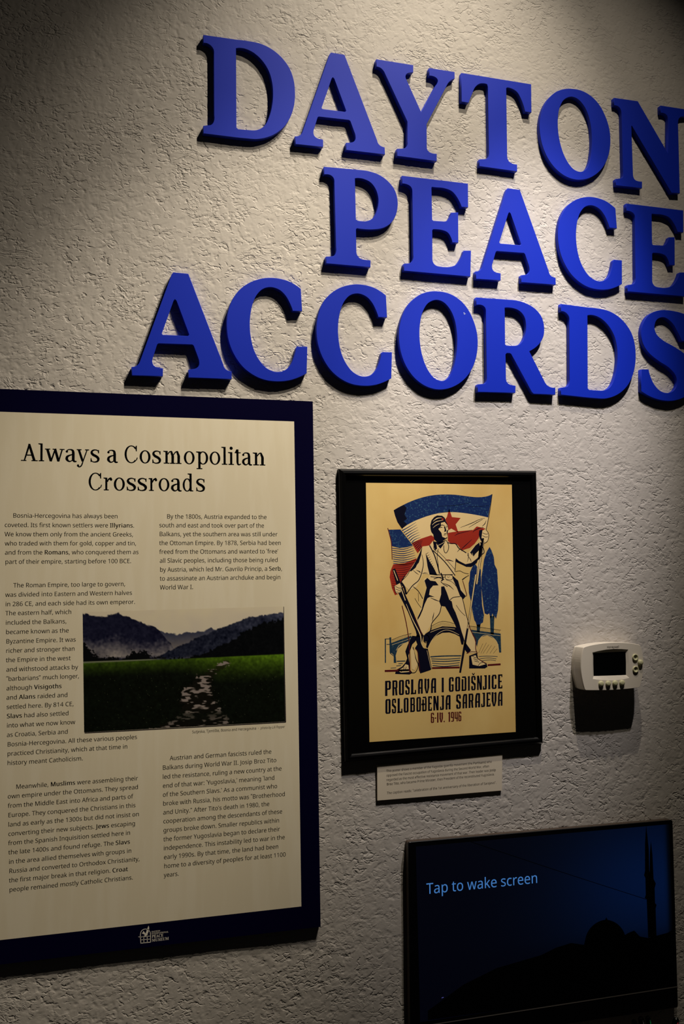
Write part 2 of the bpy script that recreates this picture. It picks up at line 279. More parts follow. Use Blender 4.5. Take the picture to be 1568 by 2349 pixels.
@D|== -V,u-V-N.K-Y.|-s/:.I/B/D/B9;/8:C.v:}.?;>-F;G-F;z48;z7g;M:>9~;q7]<E4J;P098q-f4L,u 4:-c60..7L/E881O8O4N7J9S4<;73W;033:u2w9[2w/<33.$3V-j
@A|;A ,Z,u,Z-P-5-Y-a-u.R/D3e<?4@<=9Y/i:O.%:y-];U-P;U,u4N,u4N-P5n-e6;.H5w/X5:1<0@1</P/8/G.p/D.P/i-g1.-P1.,u 0_264u262g7K
@Y|:| 0:,u0:-N17-Z1m-y2-.U26/V262m.J9b-r:Y-D;+,w;=,L;E,L;z3g;z3g;E3D;E2H;42(:`2@9p5.4D7v8~8I:E8#;/6^;E6^;z;I;z;I;E:I:x9U9p5i3]5i/V5r.U61-y6h-Z7f-N7f,u
@T|:t /y,u/y-N0z-X1Y-w1x.U2(/V2(;71o;70::|/(:8.99%-q7G-:7G-:;z:M;z:M7E9v7E8b:;5k;75Z;75Z/V5d.R6%-u6a-W7f-N7f,u
@O|>; 5R,T3x,c2N-012-q0$.m/+/{.F1@-z2n-m4J-z6%.F7R/+8r0%:%14:}2S;d4%<25a<?7:<28d;e:$;$;1:*<+8x<k7W=86)=E4J=82n<k1@<*/{;/.m9|-q8]-070,c 5_->8P/*9K4J947Q8F9g70;,5P;U2^9j1c4J1{1C2i/.4$-h
@N|=7 :7,T0J8M0J/P0S.Q0n-w1H-Z2H-N2H,u-P,u-P-N.b-`/:.;/H/P/H9f.,;7-P;G-P;z2*;z9n2N9n9E9`:X9+;27p;G7p;z<h;z<h;G;l;;;7:y:y:B:p9C:p,T
@I|5R -B,u-B-N.=-_.w-{/;.Q/F/F/F9b/=:T.};%.E;=-B;G-B;z4};z4};G3};=3E;%3&:T2y9b2y/L3,.D3d-i5%-N5%,u
@E|;Q -D,u-D-L.C-U.{-s/<.O/F/N/F9+/<:=.z:{.C;=-J;G-J;z:+;z:+7M9W7M9+9780:A6`:x4V;/3Q;(3(:a2y9f2y5%3>5%4X575N5l6(6m6I8?6z8?6z0m6G0m5x2u5N3S4r3z2y4:2y/.3$.K3:.(4R-m6#-u7:.38>._91/E9s0C:O1];-1]:5,u
@R|<S -H,u-H-N.E-Z.{-y/;.U/D/V/D9I/;:A.z:v.D;9-J;G-J;z4*;z6|;d9&:|:<9f:b7z9p5`7?4>;3.V;q-g<j-N<j,u8+,u3V3w2w3w2w/V3$.U3@-y3v-Z4u-N4u,u 2w4]3]4]5.4o605K6g6O6x7~6<:D4@;13X;+33:r2w9^
@L|:~ -H,u-H-N.E-Z.{-y/;.U/D/V/D9I/;:D.z:y.D;;-J;G-J;z52;z52;G3k;93D;$3-:`2w9I2w/]3%.L3Q-x4]-m6,-v7>.68>.g9./S9n0Z:I2#;$2#:3,u
@P|:d -H,u-H-N.E-Z.{-y/;.U/D/V/D9I/;:A.z:v.D;9-J;G-J;z3{;z6G;o7~;K9#:q9j:&:;9&:I7r:*629$4p7=3|4u3c2w3c2w/V3$.U3@-y3v-Z4u-N4u,u 2w4P3V4P4{4b5t5:6F6:6U7j6I9=5~:A57:z4(;131:v2w:)
@C|<E 5F,T3=,l1K-U/v.h.g0C.#2;-i4L.#6Z.h8P/x:*1O;<3C<%5N<=7.<*9&;K9d;=:F;T:h<=;A<=;A7+:j7+9s8y8a:C7:;:5a;U2_9i1_4F2i/C6+-a7I-q8f.E9|/8;)0H;b/o8{-D
@M|Ar -D,u-D-N.?-Z.x-y/<.T/F/R/F9S/8:^.^;4-F;G-F;z3#;z7E1Z;h;zA?;zA?;G@H;8?o:t?R:??I9G?I/e?W.?@/-`A=-NA=,u9|,u9|-N;5-e;j.C;x/_;x:+6I,u5o,u0F9h0F/T0P.O0q-s1P-W2P-N2P,u
@U|=3 5,,N2L,n0a-p/_/W/@2%/@9I/7:A.v:v.@;9-F;G-F;z4q;z4q;G3Y;33$:[2s9I2s1R3(/m3[.Y4W-s5}-]8u.i9r229r9G9i:@9K:u8m;87h;G7h;z<W;z<W;G;e;4;6:o:z:;:r9G:r2u:R/y9L-{7`,q
@S|9l .@,T.@2..{2./]0#0X.T1o-a3H-F4S-V5G.+5x.s6-/q5a124B242<360Y45/K5:.i6K.T7r.b9//.:6/m;+0d;h1k<33#<?4O<16l;Y7;;j7O<?8-<?8-7K7U7K728Z6Y9[5v:L5-;*48;M3@;Y2>;L1R:~1$:@0q9M0~8a1J8$306v5<5w7F4Z8&3t8M3.8j1>8Z/{8,.m7=-r63-14o,d3:,V20,^1(,w01-6/c->/4-/.w,T'''
for _ln in GDATA.split('\n'):
    _k = _ln[:2] if _ln[0] == '@' else _ln[0]; _r = _ln[len(_k)+1:]
    _f = _r.split(' ')
    _n = lambda s: (_A.index(s[0])*90+_A.index(s[1]))/2000-.4
    GLY[_k] = (_n(_f[0]), [[(_n(L[i:i+2]), _n(L[i+2:i+4])) for i in range(0, len(L), 4)] for L in _f[1:]])
def comp(adv, loops): return (adv, loops)
_c = [(.02, .14), (.13, .14), (.08, -.1), (.02, -.1)]
def _q(dx, flip):
    if flip: return [(dx+.13-x+.02, .60+(.14-y)*.8-.0) for x, y in _c]
    return [(dx+x, .58+y*.8+.02) for x, y in _c]
GLY['\u2019'] = (.17, [_q(0, 0)]); GLY['\u2018'] = (.17, [_q(0, 1)])
GLY['\u201d'] = (.34, [_q(0, 0), _q(.17, 0)]); GLY['\u201c'] = (.34, [_q(0, 1), _q(.17, 1)])
GLY['\u2022'] = (.3, [[(.15+.07*math.cos(a), .33+.07*math.sin(a)) for a in np.linspace(0, 2*math.pi, 10)[:-1]]])
GLY['\u0161'] = (GLY['s'][0], GLY['s'][1]+[[(.09, .78), (.16, .78), (.24, .68), (.32, .78), (.39, .78), (.27, .6), (.21, .6)]])
_MG = {}
def glyph_mesh(ch):
    if ch not in _MG:
        adv, loops = GLY[ch]
        def area(L): return sum(L[i-1][0]*L[i][1]-L[i][0]*L[i-1][1] for i in range(len(L)))/2
        def inside(p, L):
            c = False
            for i in range(len(L)):
                (x1, y1), (x2, y2) = L[i-1], L[i]
                if (y1 > p[1]) != (y2 > p[1]) and p[0] < (x2-x1)*(p[1]-y1)/(y2-y1)+x1: c = not c
            return c
        loops = sorted(loops, key=lambda L: -abs(area(L)))
        groups = []
        for L in loops:
            for g in groups:
                if inside(L[0], g[0]): g.append(L); break
            else: groups.append([L])
        V = []; F = []
        for g in groups:
            vs = [(x, y, 0) for L in g for x, y in L]
            fs = tessellate_polygon([[Vector((x, y, 0)) for x, y in L] for L in g])
            b = len(V); V += vs; F += [tuple(b+i for i in f) for f in fs]
        _MG[ch] = (adv, V, F)
    return _MG[ch]
def seg_parse(text):
    """*bold* and _italic_ marks -> [(char, style)]"""
    out = []; st = ''
    for c in text:
        if c == '*': st = '' if st == 'b' else 'b'
        elif c == '_': st = '' if st == 'i' else 'i'
        else: out.append((c, st))
    return out
def text_line(acc, text, x0, y0, x1, cap_px, t, serif=False, tilt=0.0, light=False):
    """one level line of lettering from pixel (x0,y0) to column x1"""
    a = W(x0, y0, t); up = W(x0, y0-cap_px, t).z-a.z; em = up/.714
    items = seg_parse(text)
    def adv(c, st):
        if c == ' ': return .26
        return glyph_mesh('@'+c if serif else c)[0]+(.035 if st == 'b' else 0)
    tot = sum(adv(c, s) for c, s in items)
    end = x_at(x1, a.z, t); sx = (end-a.x)/tot; x = 0.0
    V, F = acc
    for c, st in items:
        if c != ' ':
            _, gv, gf = glyph_mesh('@'+c if serif else c)
            for dx in ((0, .022, .045) if st == 'b' else ((0,) if light else (0, .011))):
                b = len(V)
                for (gx, gy, _) in gv:
                    X = (x+dx+gx+(gy*.2 if st == 'i' else 0))*sx
                    V.append(Vector((a.x+X, -t, a.z+gy*em+X*tilt)))
                F += [tuple(b+i for i in f) for f in gf]
        x += adv(c, st)

# ------------------------------------------------------------------ the wall: trowelled plaster relief as real geometry
def plaster():
    m = mat('plaster_paint', (196, 189, 179), .66, .25)
    nt = m.node_tree; N = nt.nodes; L = nt.links
    tc = N.new('ShaderNodeTexCoord')
    def noise(vec, scale, detail=1.5, rough=.5):
        n = N.new('ShaderNodeTexNoise'); n.inputs['Scale'].default_value = scale; n.inputs['Detail'].default_value = detail
        n.inputs['Roughness'].default_value = rough; L.new(vec, n.inputs['Vector']); return n
    def mth(op, a, b=None):
        k = N.new('ShaderNodeMath'); k.operation = op
        for i, v in enumerate((a, b)):
            if v is None: continue
            if isinstance(v, (int, float)): k.inputs[i].default_value = v
            else: L.new(v, k.inputs[i])
        return k.outputs[0]
    def rng_(v, a, b, c, d):
        k = N.new('ShaderNodeMapRange'); k.interpolation_type = 'SMOOTHSTEP'
        for i, q in enumerate((a, b, c, d)): k.inputs[i+1].default_value = q
        L.new(v, k.inputs[0]); return k.outputs[0]
    def vmath(op, a, b):
        k = N.new('ShaderNodeVectorMath'); k.operation = op
        for i, v in enumerate((a, b)):
            if isinstance(v, tuple): k.inputs[i].default_value = v
            elif isinstance(v, float): k.inputs['Scale'].default_value = v
            else: L.new(v, k.inputs[i])
        return k.outputs[0]
    P = tc.outputs['Object']
    w1 = vmath('SCALE', vmath('SUBTRACT', noise(P, 130, 2).outputs['Color'], (.5, .5, .5)), .0075)
    w2 = vmath('SCALE', vmath('SUBTRACT', noise(P, 11, 1).outputs['Color'], (.5, .5, .5)), .10)
    PW = vmath('ADD', P, w1); PL = vmath('ADD', PW, w2)
    def mapped(v, rot, sc):
        k = N.new('ShaderNodeMapping'); k.inputs['Rotation'].default_value = (0, rot, 0); k.inputs['Scale'].default_value = sc; L.new(v, k.inputs[0]); return k.outputs[0]
    def groove(vec, scale, width, lo, hi, msc, off, c=.5):
        n = noise(vec, scale, 1.0, .5).outputs[0]
        g = rng_(mth('ABSOLUTE', mth('SUBTRACT', n, c)), 0, width, 1, 0)
        mk = rng_(noise(vmath('ADD', P, (off, off, off)), msc, 2, .6).outputs[0], lo, hi, 0, 1)
        return mth('MULTIPLY', g, mk)
    g1 = groove(mapped(PW, .45, (.70, 1, 1.3)), 49, .060, .50, .58, 52, 3.1)
    g2 = groove(mapped(PL, .6, (.40, 1, 1.35)), 88, .080, .55, .64, 13, 7.7)
    g3 = groove(mapped(PW, -.5, (.6, 1, 1.3)), 66, .064, .52, .60, 36, 5.3, .47)
    isl = rng_(noise(mapped(PW, .2, (.8, 1, 1.2)), 36, 2, .55).outputs[0], .56, .585, 0, 1)
    tot = mth('MULTIPLY', mth('ADD', mth('SUBTRACT', g1, mth('MULTIPLY', g2, .7)), g3), rng_(noise(P, 5.5, 2, .6).outputs[0], .38, .60, .3, 1.1))
    tot = mth('SUBTRACT', mth('MULTIPLY', isl, .35), mth('MINIMUM', tot, 1.2))
    tot = mth('ADD', tot, mth('MULTIPLY', noise(P, 420, 3, .6).outputs[0], .22))
    bp = N.new('ShaderNodeBump'); bp.inputs['Distance'].default_value = BUMP; bp.inputs['Strength'].default_value = 1
    L.new(tot, bp.inputs['Height']); L.new(bp.outputs[0], N['Principled BSDF'].inputs['Normal'])
    return m
BUMP = .00078
def build_wall():
    rng = np.random.default_rng(7)
    res = .0011
    X0, X1, Z0, Z1 = -.30, 1.60, CAM_Z-1.08, CAM_Z+1.42
    nx, nz = int((X1-X0)/res), int((Z1-Z0)/res)
    fx = np.fft.rfftfreq(nx, res)[None, :]; fz = np.fft.fftfreq(nz, res)[:, None]
    fr = np.sqrt(fx*fx+fz*fz)
    def band(l0, sharp=1.0, aniso=1.0):
        """band-passed noise around wavelength l0 (m), unit variance"""
        f = np.sqrt((fx*aniso)**2+fz*fz)
        w = np.exp(-((np.log(np.maximum(f, 1e-3)*l0))**2)/(2*(.45*sharp)**2))
        n = np.fft.irfft2(np.fft.rfft2(rng.standard_normal((nz, nx)).astype(np.float32))*w, s=(nz, nx))
        return (n/n.std()).astype(np.float32)
    dens = band(.16, 1.6)                       # where the trowel left more marks
    ang = band(.22, 1.2)*1.15+.35               # local stroke direction
    h = np.zeros((nz, nx), np.float32)
    # torn, knocked-down islands with crisp edges
    wx, wz = band(.012), band(.012)
    a = band(.022, .8, .75)+.45*band(.009, .8)
    edge = 1/(1+np.exp(-(a-.95)*9))
    h -= .0*edge*(1/(1+np.exp(-(dens+.1)*3)))
    b2 = band(.040, .9, .7)+.35*band(.010, .8)
    h += .00025/(1+np.exp(-(b2-.8)*12))
    # trowel strokes: small curved lips, steep on one side and smeared on the other
    N = 13500
    cx = rng.integers(30, nx-30, N*2); cz = rng.integers(30, nz-30, N*2)
    keep = rng.random(N*2) < 1/(1+np.exp(-(dens[cz, cx]*1.6+.1)))
    cx, cz = cx[keep][:N], cz[keep][:N]
    for x, z in zip(cx, cz):
        L = rng.gamma(2.2, .0042)+.004; wd = rng.uniform(.0009, .0017)
        th = ang[z, x]+rng.normal(0, .55); curv = rng.normal(0, 45); A = rng.uniform(.25, 1)*.00075
        R = int(L*.62/res)+5
        xa, xb, za, zb = max(x-R, 0), min(x+R, nx), max(z-R, 0), min(z+R, nz)
        gx = (np.arange(xa, xb)-x)[None, :]*res; gz = (np.arange(za, zb)-z)[:, None]*res
        ct, sn = math.cos(th), math.sin(th)
        u = gx*ct+gz*sn; v = -gx*sn+gz*ct-curv*(u*u)+.0006*np.sin(u*rng.uniform(500, 1100)+rng.uniform(0, 6))
        tap = np.clip(1-(2*u/L)**2, 0, 1)
        side = np.where(v > 0, np.exp(-(v/wd)**2), np.exp(-(v/(wd*2.3))**2))
        h[za:zb, xa:xb] = np.maximum(h[za:zb, xa:xb], h[za:zb, xa:xb]*.35+A*tap*side)
    h += .00005*band(.006, 1.2)
    # irregular warp so that the marks tear and wiggle
    iz, ix = np.mgrid[0:nz, 0:nx]
    sx = np.clip(ix+(wx*.9).astype(np.int32), 0, nx-1); sz = np.clip(iz+(wz*.9).astype(np.int32), 0, nz-1)
    h = h[sz, sx]
    h += .0004*band(.35, 1.2)*.5
    h = -(h-np.percentile(h, 45))*1.3
    # grid lines: fine where the photograph looks, coarser beside it
    def lines(lo, a, b, hi, f, c):
        return np.concatenate([np.arange(lo, a, c), np.arange(a, b, f), np.arange(b, hi+c, c)])
    gx = lines(-.75, -.09, 1.40, 2.15, .00172, .012); gz = lines(CAM_Z-1.45, CAM_Z-.93, CAM_Z+1.30, CAM_Z+1.85, .00172, .012)
    fxi = np.clip((gx-X0)/res, 0, nx-1.01); fzi = np.clip((gz-Z0)/res, 0, nz-1.01)
    i0 = fxi.astype(int); j0 = fzi.astype(int); tx = (fxi-i0)[None, :]; tz = (fzi-j0)[:, None]
    H = (h[j0][:, i0]*(1-tx)+h[j0][:, i0+1]*tx)*(1-tz)+(h[j0+1][:, i0]*(1-tx)+h[j0+1][:, i0+1]*tx)*tz
    H = np.clip(H, -.0018, .0006)
    nX, nZ = len(gx), len(gz)
    co = np.empty((nZ, nX, 3), np.float32); co[..., 0] = gx[None, :]; co[..., 1] = -H; co[..., 2] = gz[:, None]
    idx = np.arange(nX*nZ).reshape(nZ, nX)
    q = np.stack([idx[:-1, :-1], idx[:-1, 1:], idx[1:, 1:], idx[1:, :-1]], -1).reshape(-1, 4)
    me = bpy.data.meshes.new('wall_back')
    me.vertices.add(nX*nZ); me.vertices.foreach_set('co', co.ravel())
    me.loops.add(q.size); me.loops.foreach_set('vertex_index', q.ravel().astype(np.int32))
    me.polygons.add(len(q)); me.polygons.foreach_set('loop_start', np.arange(0, q.size, 4, dtype=np.int32))
    me.polygons.foreach_set('use_smooth', np.ones(len(q), bool))
    me.update(calc_edges=True)
    m = plaster()
    o = link('wall_back', me, None, m)
    tag(o, 'greige textured plaster wall with rough trowel marks', None, None, 'structure')
build_wall()

# ------------------------------------------------------------------ the blue letters of the sign
LT = .0115                                       # face of the letters in front of the wall
M_BLUE = mat('blue_letter_paint', (9, 42, 180), .5, .2, bump=(1500, .00003, (1, 1, 1)))
G = {}                                           # glyph: (origin, scale, outline, [holes], anchors)
G['A'] = ((270, 600), 3.336, [(412, 98), (425, 82), (540, 93), (808, 790), (816, 812, 1), (836, 830, 1), (870, 840), (872, 900), (540, 888), (542, 827), (575, 823), (605, 813, 1), (620, 793, 1), (621, 765, 1), (615, 740), (580, 645), (570, 636), (312, 627), (302, 634), (268, 738), (264, 765, 1), (272, 790, 1), (292, 806, 1), (315, 812), (346, 817), (345, 878), (108, 872), (106, 806), (138, 800, 1), (158, 785, 1), (170, 762)],
    [[(437, 289), (448, 300), (545, 558), (538, 569), (345, 560), (337, 551), (427, 300)]])
G['C'] = ((270, 600), 3.336, [(1400, 208), (1410, 380), (1338, 378), (1318, 325, 1), (1285, 265, 1), (1240, 220, 1), (1175, 197, 1), (1110, 210, 1), (1060, 260, 1), (1030, 330, 1), (1014, 410, 1), (1010, 490, 1), (1018, 580, 1), (1040, 670, 1), (1080, 750, 1), (1135, 812, 1), (1205, 843, 1), (1270, 835, 1), (1318, 795, 1), (1345, 735, 1), (1363, 662), (1372, 650), (1450, 651), (1445, 855), (1380, 888, 1), (1310, 910, 1), (1220, 918, 1), (1120, 905, 1), (1030, 865, 1), (950, 800, 1), (885, 705, 1), (847, 605, 1), (833, 500, 1), (840, 400, 1), (872, 300, 1), (930, 217, 1), (1010, 160, 1), (1100, 130, 1), (1190, 124, 1), (1300, 147, 1), (1365, 182, 1)], [])
G['O'] = ((680, 630), 3.5636, [(1140, 135, 1), (1240, 152, 1), (1330, 203, 1), (1400, 282, 1), (1450, 388, 1), (1475, 485, 1), (1480, 575, 1), (1465, 685, 1), (1422, 790, 1), (1352, 872, 1), (1262, 924, 1), (1160, 940, 1), (1060, 915, 1), (970, 852, 1), (900, 760, 1), (855, 650, 1), (836, 535, 1), (840, 425, 1), (870, 322, 1), (922, 234, 1), (995, 170, 1), (1065, 142, 1)],
    [[(1140, 207, 1), (1200, 226, 1), (1255, 288, 1), (1290, 370, 1), (1308, 470, 1), (1311, 570, 1), (1300, 680, 1), (1275, 780, 1), (1240, 843, 1), (1190, 868, 1), (1130, 848, 1), (1080, 790, 1), (1040, 705, 1), (1014, 600, 1), (1004, 490, 1), (1010, 390, 1), (1032, 300, 1), (1075, 233, 1)]])
G['D'] = ((420, 60), 3.136, [(145, 62), (380, 96), (470, 107, 1), (560, 127, 1), (640, 167, 1), (710, 227, 1), (765, 303, 1), (795, 390, 1), (804, 480, 1), (797, 570, 1), (770, 655, 1), (727, 722, 1), (665, 773, 1), (600, 801, 1), (530, 813, 1), (450, 808, 1), (330, 795), (145, 772), (145, 716), (180, 713), (207, 705, 1), (221, 680, 1), (222, 640), (220, 200), (216, 165, 1), (195, 138, 1), (165, 122), (145, 120)],
    [[(380, 159), (400, 157), (450, 165, 1), (510, 195, 1), (570, 252, 1), (615, 325, 1), (638, 405, 1), (645, 480, 1), (640, 560, 1), (622, 640, 1), (592, 706, 1), (560, 735, 1), (520, 748, 1), (460, 746, 1), (395, 740), (383, 728)]])
G['R'] = ((1060, 660), 3.0866, [(98, 68), (350, 86), (435, 104, 1), (510, 145, 1), (560, 205, 1), (579, 280, 1), (572, 350, 1), (535, 408, 1), (474, 450), (580, 660), (600, 690, 1), (625, 704, 1), (658, 708), (658, 758), (505, 752), (490, 738), (345, 470), (335, 464), (315, 463), (306, 472), (309, 640), (315, 667, 1), (332, 683, 1), (352, 690), (377, 694), (375, 745), (108, 738), (108, 684), (150, 680), (165, 672, 1), (172, 650, 1), (172, 630), (166, 175), (160, 142, 1), (142, 126, 1), (115, 121), (98, 121)],
    [[(300, 142), (350, 144, 1), (400, 162, 1), (436, 202, 1), (450, 260, 1), (446, 325, 1), (426, 378, 1), (395, 405, 1), (350, 411, 1), (310, 408), (303, 400)]])
G['P'] = ((700, 360), 3.7333, [(160, 83), (480, 112), (560, 126, 1), (640, 157, 1), (710, 210, 1), (765, 282, 1), (788, 360, 1), (790, 425, 1), (772, 505, 1), (727, 572, 1), (660, 610, 1), (580, 622, 1), (500, 620, 1), (442, 612), (434, 620), (437, 800), (445, 842, 1), (470, 868, 1), (510, 880), (558, 885), (558, 945), (178, 912), (178, 853), (225, 851), (250, 841, 1), (262, 810, 1), (262, 780), (247, 220), (240, 180, 1), (215, 157, 1), (180, 150), (160, 150)],
    [[(425, 184), (440, 182), (500, 190, 1), (560, 221, 1), (603, 280, 1), (624, 355, 1), (621, 420, 1), (602, 488, 1), (570, 530, 1), (520, 549, 1), (450, 545), (433, 535)]])
G['E'] = ((700, 360), 3.7333, [(828, 160), (1392, 228), (1394, 432), (1337, 428), (1300, 350, 1), (1255, 296, 1), (1200, 272, 1), (1130, 263), (1083, 258), (1080, 265), (1086, 537), (1095, 546), (1180, 552), (1213, 545, 1), (1235, 515, 1), (1250, 476), (1308, 475), (1310, 735), (1258, 733), (1245, 690, 1), (1220, 650, 1), (1180, 630, 1), (1095, 620), (1087, 627), (1088, 870), (1096, 906, 1), (1120, 930, 1), (1170, 941, 1), (1230, 942, 1), (1285, 925, 1), (1325, 878, 1), (1357, 802), (1418, 802), (1413, 1025), (843, 975), (843, 915), (885, 911), (910, 898, 1), (922, 870, 1), (922, 840), (915, 300), (906, 262, 1), (880, 240, 1), (828, 228)], [])
G['Y'] = ((820, 100), 3.7333, [(160, 133), (476, 184), (476, 246), (435, 252), (415, 265, 1), (410, 285, 1), (416, 305), (543, 585), (665, 360), (682, 335, 1), (684, 310, 1), (662, 287, 1), (612, 275), (612, 208), (830, 243), (830, 302), (803, 312, 1), (780, 332, 1), (765, 355), (590, 690), (592, 880), (600, 915, 1), (627, 935, 1), (677, 943), (677, 1007), (337, 962), (337, 900), (385, 898), (410, 890, 1), (424, 868, 1), (424, 840), (425, 668), (235, 262), (215, 227, 1), (190, 206, 1), (160, 198)], [])
G['T'] = ((820, 100), 3.7333, [(888, 250), (1485, 348), (1488, 590), (1433, 583), (1400, 480, 1), (1360, 412, 1), (1310, 383, 1), (1280, 377), (1272, 382), (1280, 960), (1290, 1000, 1), (1315, 1023, 1), (1365, 1035), (1365, 1095), (1040, 1050), (1042, 990), (1090, 988), (1115, 977, 1), (1123, 948, 1), (1122, 920), (1113, 370), (1107, 349), (1080, 342, 1), (1040, 346, 1), (1005, 375, 1), (978, 435, 1), (950, 507), (888, 497)], [])
G['N'] = ((1180, 180), 4.0412, [(920, 178), (1140, 210), (1418, 690), (1421, 395), (1413, 348, 1), (1390, 326, 1), (1352, 318), (1350, 250), (1592, 287), (1592, 352), (1545, 355), (1523, 370, 1), (1514, 400, 1), (1514, 430), (1530, 1065), (1452, 1060), (1085, 438), (1081, 442), (1096, 880), (1105, 925, 1), (1125, 945, 1), (1180, 955), (1180, 1018), (937, 990), (935, 930), (975, 927), (998, 915, 1), (1004, 885, 1), (1003, 850), (991, 345), (982, 290, 1), (962, 262, 1), (920, 248)], [])
G['S'] = ((1060, 660), 3.0866, [(1618, 212), (1624, 385), (1552, 376), (1520, 308, 1), (1480, 245, 1), (1425, 210, 1), (1380, 223, 1), (1360, 270, 1), (1372, 325, 1), (1420, 372, 1), (1500, 418, 1), (1575, 470, 1), (1630, 535, 1), (1648, 615, 1), (1632, 700, 1), (1585, 765, 1), (1515, 796, 1), (1440, 801, 1), (1350, 780, 1), (1265, 732), (1265, 578), (1318, 578), (1332, 630, 1), (1360, 688, 1), (1402, 731, 1), (1450, 745, 1), (1492, 730, 1), (1518, 685, 1), (1510, 625, 1), (1462, 567, 1), (1390, 520, 1), (1320, 462, 1), (1280, 400, 1), (1265, 322, 1), (1276, 258, 1), (1310, 200, 1), (1362, 168, 1), (1430, 158, 1), (1520, 170, 1), (1580, 190, 1)], [])
ANCH = {  # key outline points of the traced glyph, used to place its repeats
 'A': [(425, 82), (540, 93), (872, 900), (108, 872), (540, 888), (345, 878)],
 'C': [(1400, 208), (1410, 380), (1450, 651), (1445, 855), (833, 500), (1220, 918), (1190, 124)],
 'O': [(1140, 135), (1480, 575), (1160, 940), (836, 500), (1311, 570), (1004, 490)],
 'D': [(145, 62), (145, 772), (804, 480), (380, 159), (383, 728), (530, 813)],
 'E': [(828, 160), (1392, 228), (843, 975), (1308, 475), (1310, 735), (1357, 802)]}
ROWS = [  # glyph, crop origin, scale, anchors in that crop (None = where it was traced), label
 ('D', None, None, None, 'blue letter D starting the top row of the sign'),
 ('A', (420, 60), 3.136, [(1063, 192), (1160, 203), (1450, 922), (805, 845), (1172, 892), (1008, 873)], 'blue letter A in the top row, between D and Y'),
 ('Y', None, None, None, 'blue letter Y, middle of the top row of the sign'),
 ('T', None, None, None, 'blue letter T in the top row, right of the Y'),
 ('O', (1180, 180), 4.0412, [(530, 93), (880, 560), (600, 940), (224, 470), (709, 545), (396, 480)], 'blue letter O in the top row, left of the N'),
 ('N', None, None, None, 'dark blue letter N ending the top row, cut by the right edge of the view'),
 ('P', None, None, None, 'blue letter P starting the middle row of the sign'),
 ('E', None, None, None, 'blue letter E in the middle row, right beside the P'),
 ('A', (1060, 420), 3.0866, [(320, 38), (408, 45), (660, 720), (95, 680), (418, 705), (272, 685)], 'blue letter A in the middle row, left of the C'),
 ('C', (1060, 420), 3.0866, [(1095, 180), (1098, 322), (1123, 548), (1115, 718), (672, 395), (985, 748), (920, 95)], 'blue letter C in the middle row, right of the A'),
 ('E', (1060, 420), 3.0866, [(1162, 143), (1558, 195), (1165, 768), (1505, 381), (1506, 582), (1537, 631)], 'blue letter E ending the middle row by the right edge of the view'),
 ('A', None, None, None, 'blue letter A starting the bottom row, above the information panel'),
 ('C', None, None, None, 'blue letter C in the bottom row, right beside the A'),
 ('C', (680, 630), 3.5636, [(743, 172), (742, 352), (772, 635), (765, 850), (160, 470), (560, 905), (510, 75)], 'blue letter C in the bottom row, left of the O'),
 ('O', None, None, None, 'blue letter O in the bottom row with small paint chips at upper right'),
 ('R', None, None, None, 'blue letter R in the bottom row of the sign'),
 ('D', (1060, 660), 3.0866, [(695, 115), (697, 765), (1228, 485), (886, 190), (893, 712), (1000, 775)], 'blue letter D in the bottom row, left of the S'),
 ('S', None, None, None, 'blue letter S ending the bottom row, cut by the right edge of the view')]
def letter(g, o, s, anch, label):
    O, S, out, holes = G[g]
    f = lambda L: [(v.x, v.z) for v in wp(L, O, S, LT)]
    loops = [f(cat_rom(out))]+[f(cat_rom(h)) for h in holes]
    if anch:
        P = np.array(f(ANCH[g])); Q = np.array([(v.x, v.z) for v in wp(anch, o, s, LT)])
        A = np.linalg.lstsq(np.c_[P, np.ones(len(P))], Q, rcond=None)[0]
        loops = [[tuple(np.array([x, z, 1])@A) for x, z in L] for L in loops]
    cx = sum(p[0] for p in loops[0])/len(loops[0]); cz = min(p[1] for p in loops[0])
    cu = bpy.data.curves.new('tmp', 'CURVE'); cu.dimensions = '2D'; cu.fill_mode = 'BOTH'
    bev = .0005; th = LT-.0002
    cu.extrude = th/2-bev; cu.bevel_depth = bev; cu.bevel_resolution = 1; cu.offset = -bev
    for L in loops:
        sp = cu.splines.new('POLY'); sp.points.add(len(L)-1); sp.use_cyclic_u = True
        for i, (x, z) in enumerate(L): sp.points[i].co = (x-cx, z-cz, 0, 1)
    tmp = bpy.data.objects.new('tmp', cu); COL.objects.link(tmp)
    bpy.context.view_layer.update()
    me = bpy.data.meshes.new_from_object(tmp.evaluated_get(bpy.context.evaluated_depsgraph_get()))
    bpy.data.objects.remove(tmp); bpy.data.curves.remove(cu)
    # curve lies in XY facing +Z: stand it up against the wall
    me.transform(Matrix(((1, 0, 0, 0), (0, 0, -1, 0), (0, 1, 0, 0), (0, 0, 0, 1))))
    me.name = 'sign_letter'
    ob = link('sign_letter', me, None, M_BLUE, (cx, -(LT+.0002)/2, cz))
    me.materials.clear(); me.materials.append(M_BLUE)
    return tag(ob, label, 'sign letter', 'raised blue letters of the wall sign')
LETTERS = [letter(*r) for r in ROWS]
Flat((680, 630), 3.5636, LT+.00006).brush([(1390, 266), (1398, 276)], 5).brush([(1366, 308), (1372, 326)], 5).brush([(1376, 316), (1380, 322)], 3).link('paint_chip', mat('chipped_paint_white', (190, 195, 210), .7, .1), LETTERS[14])

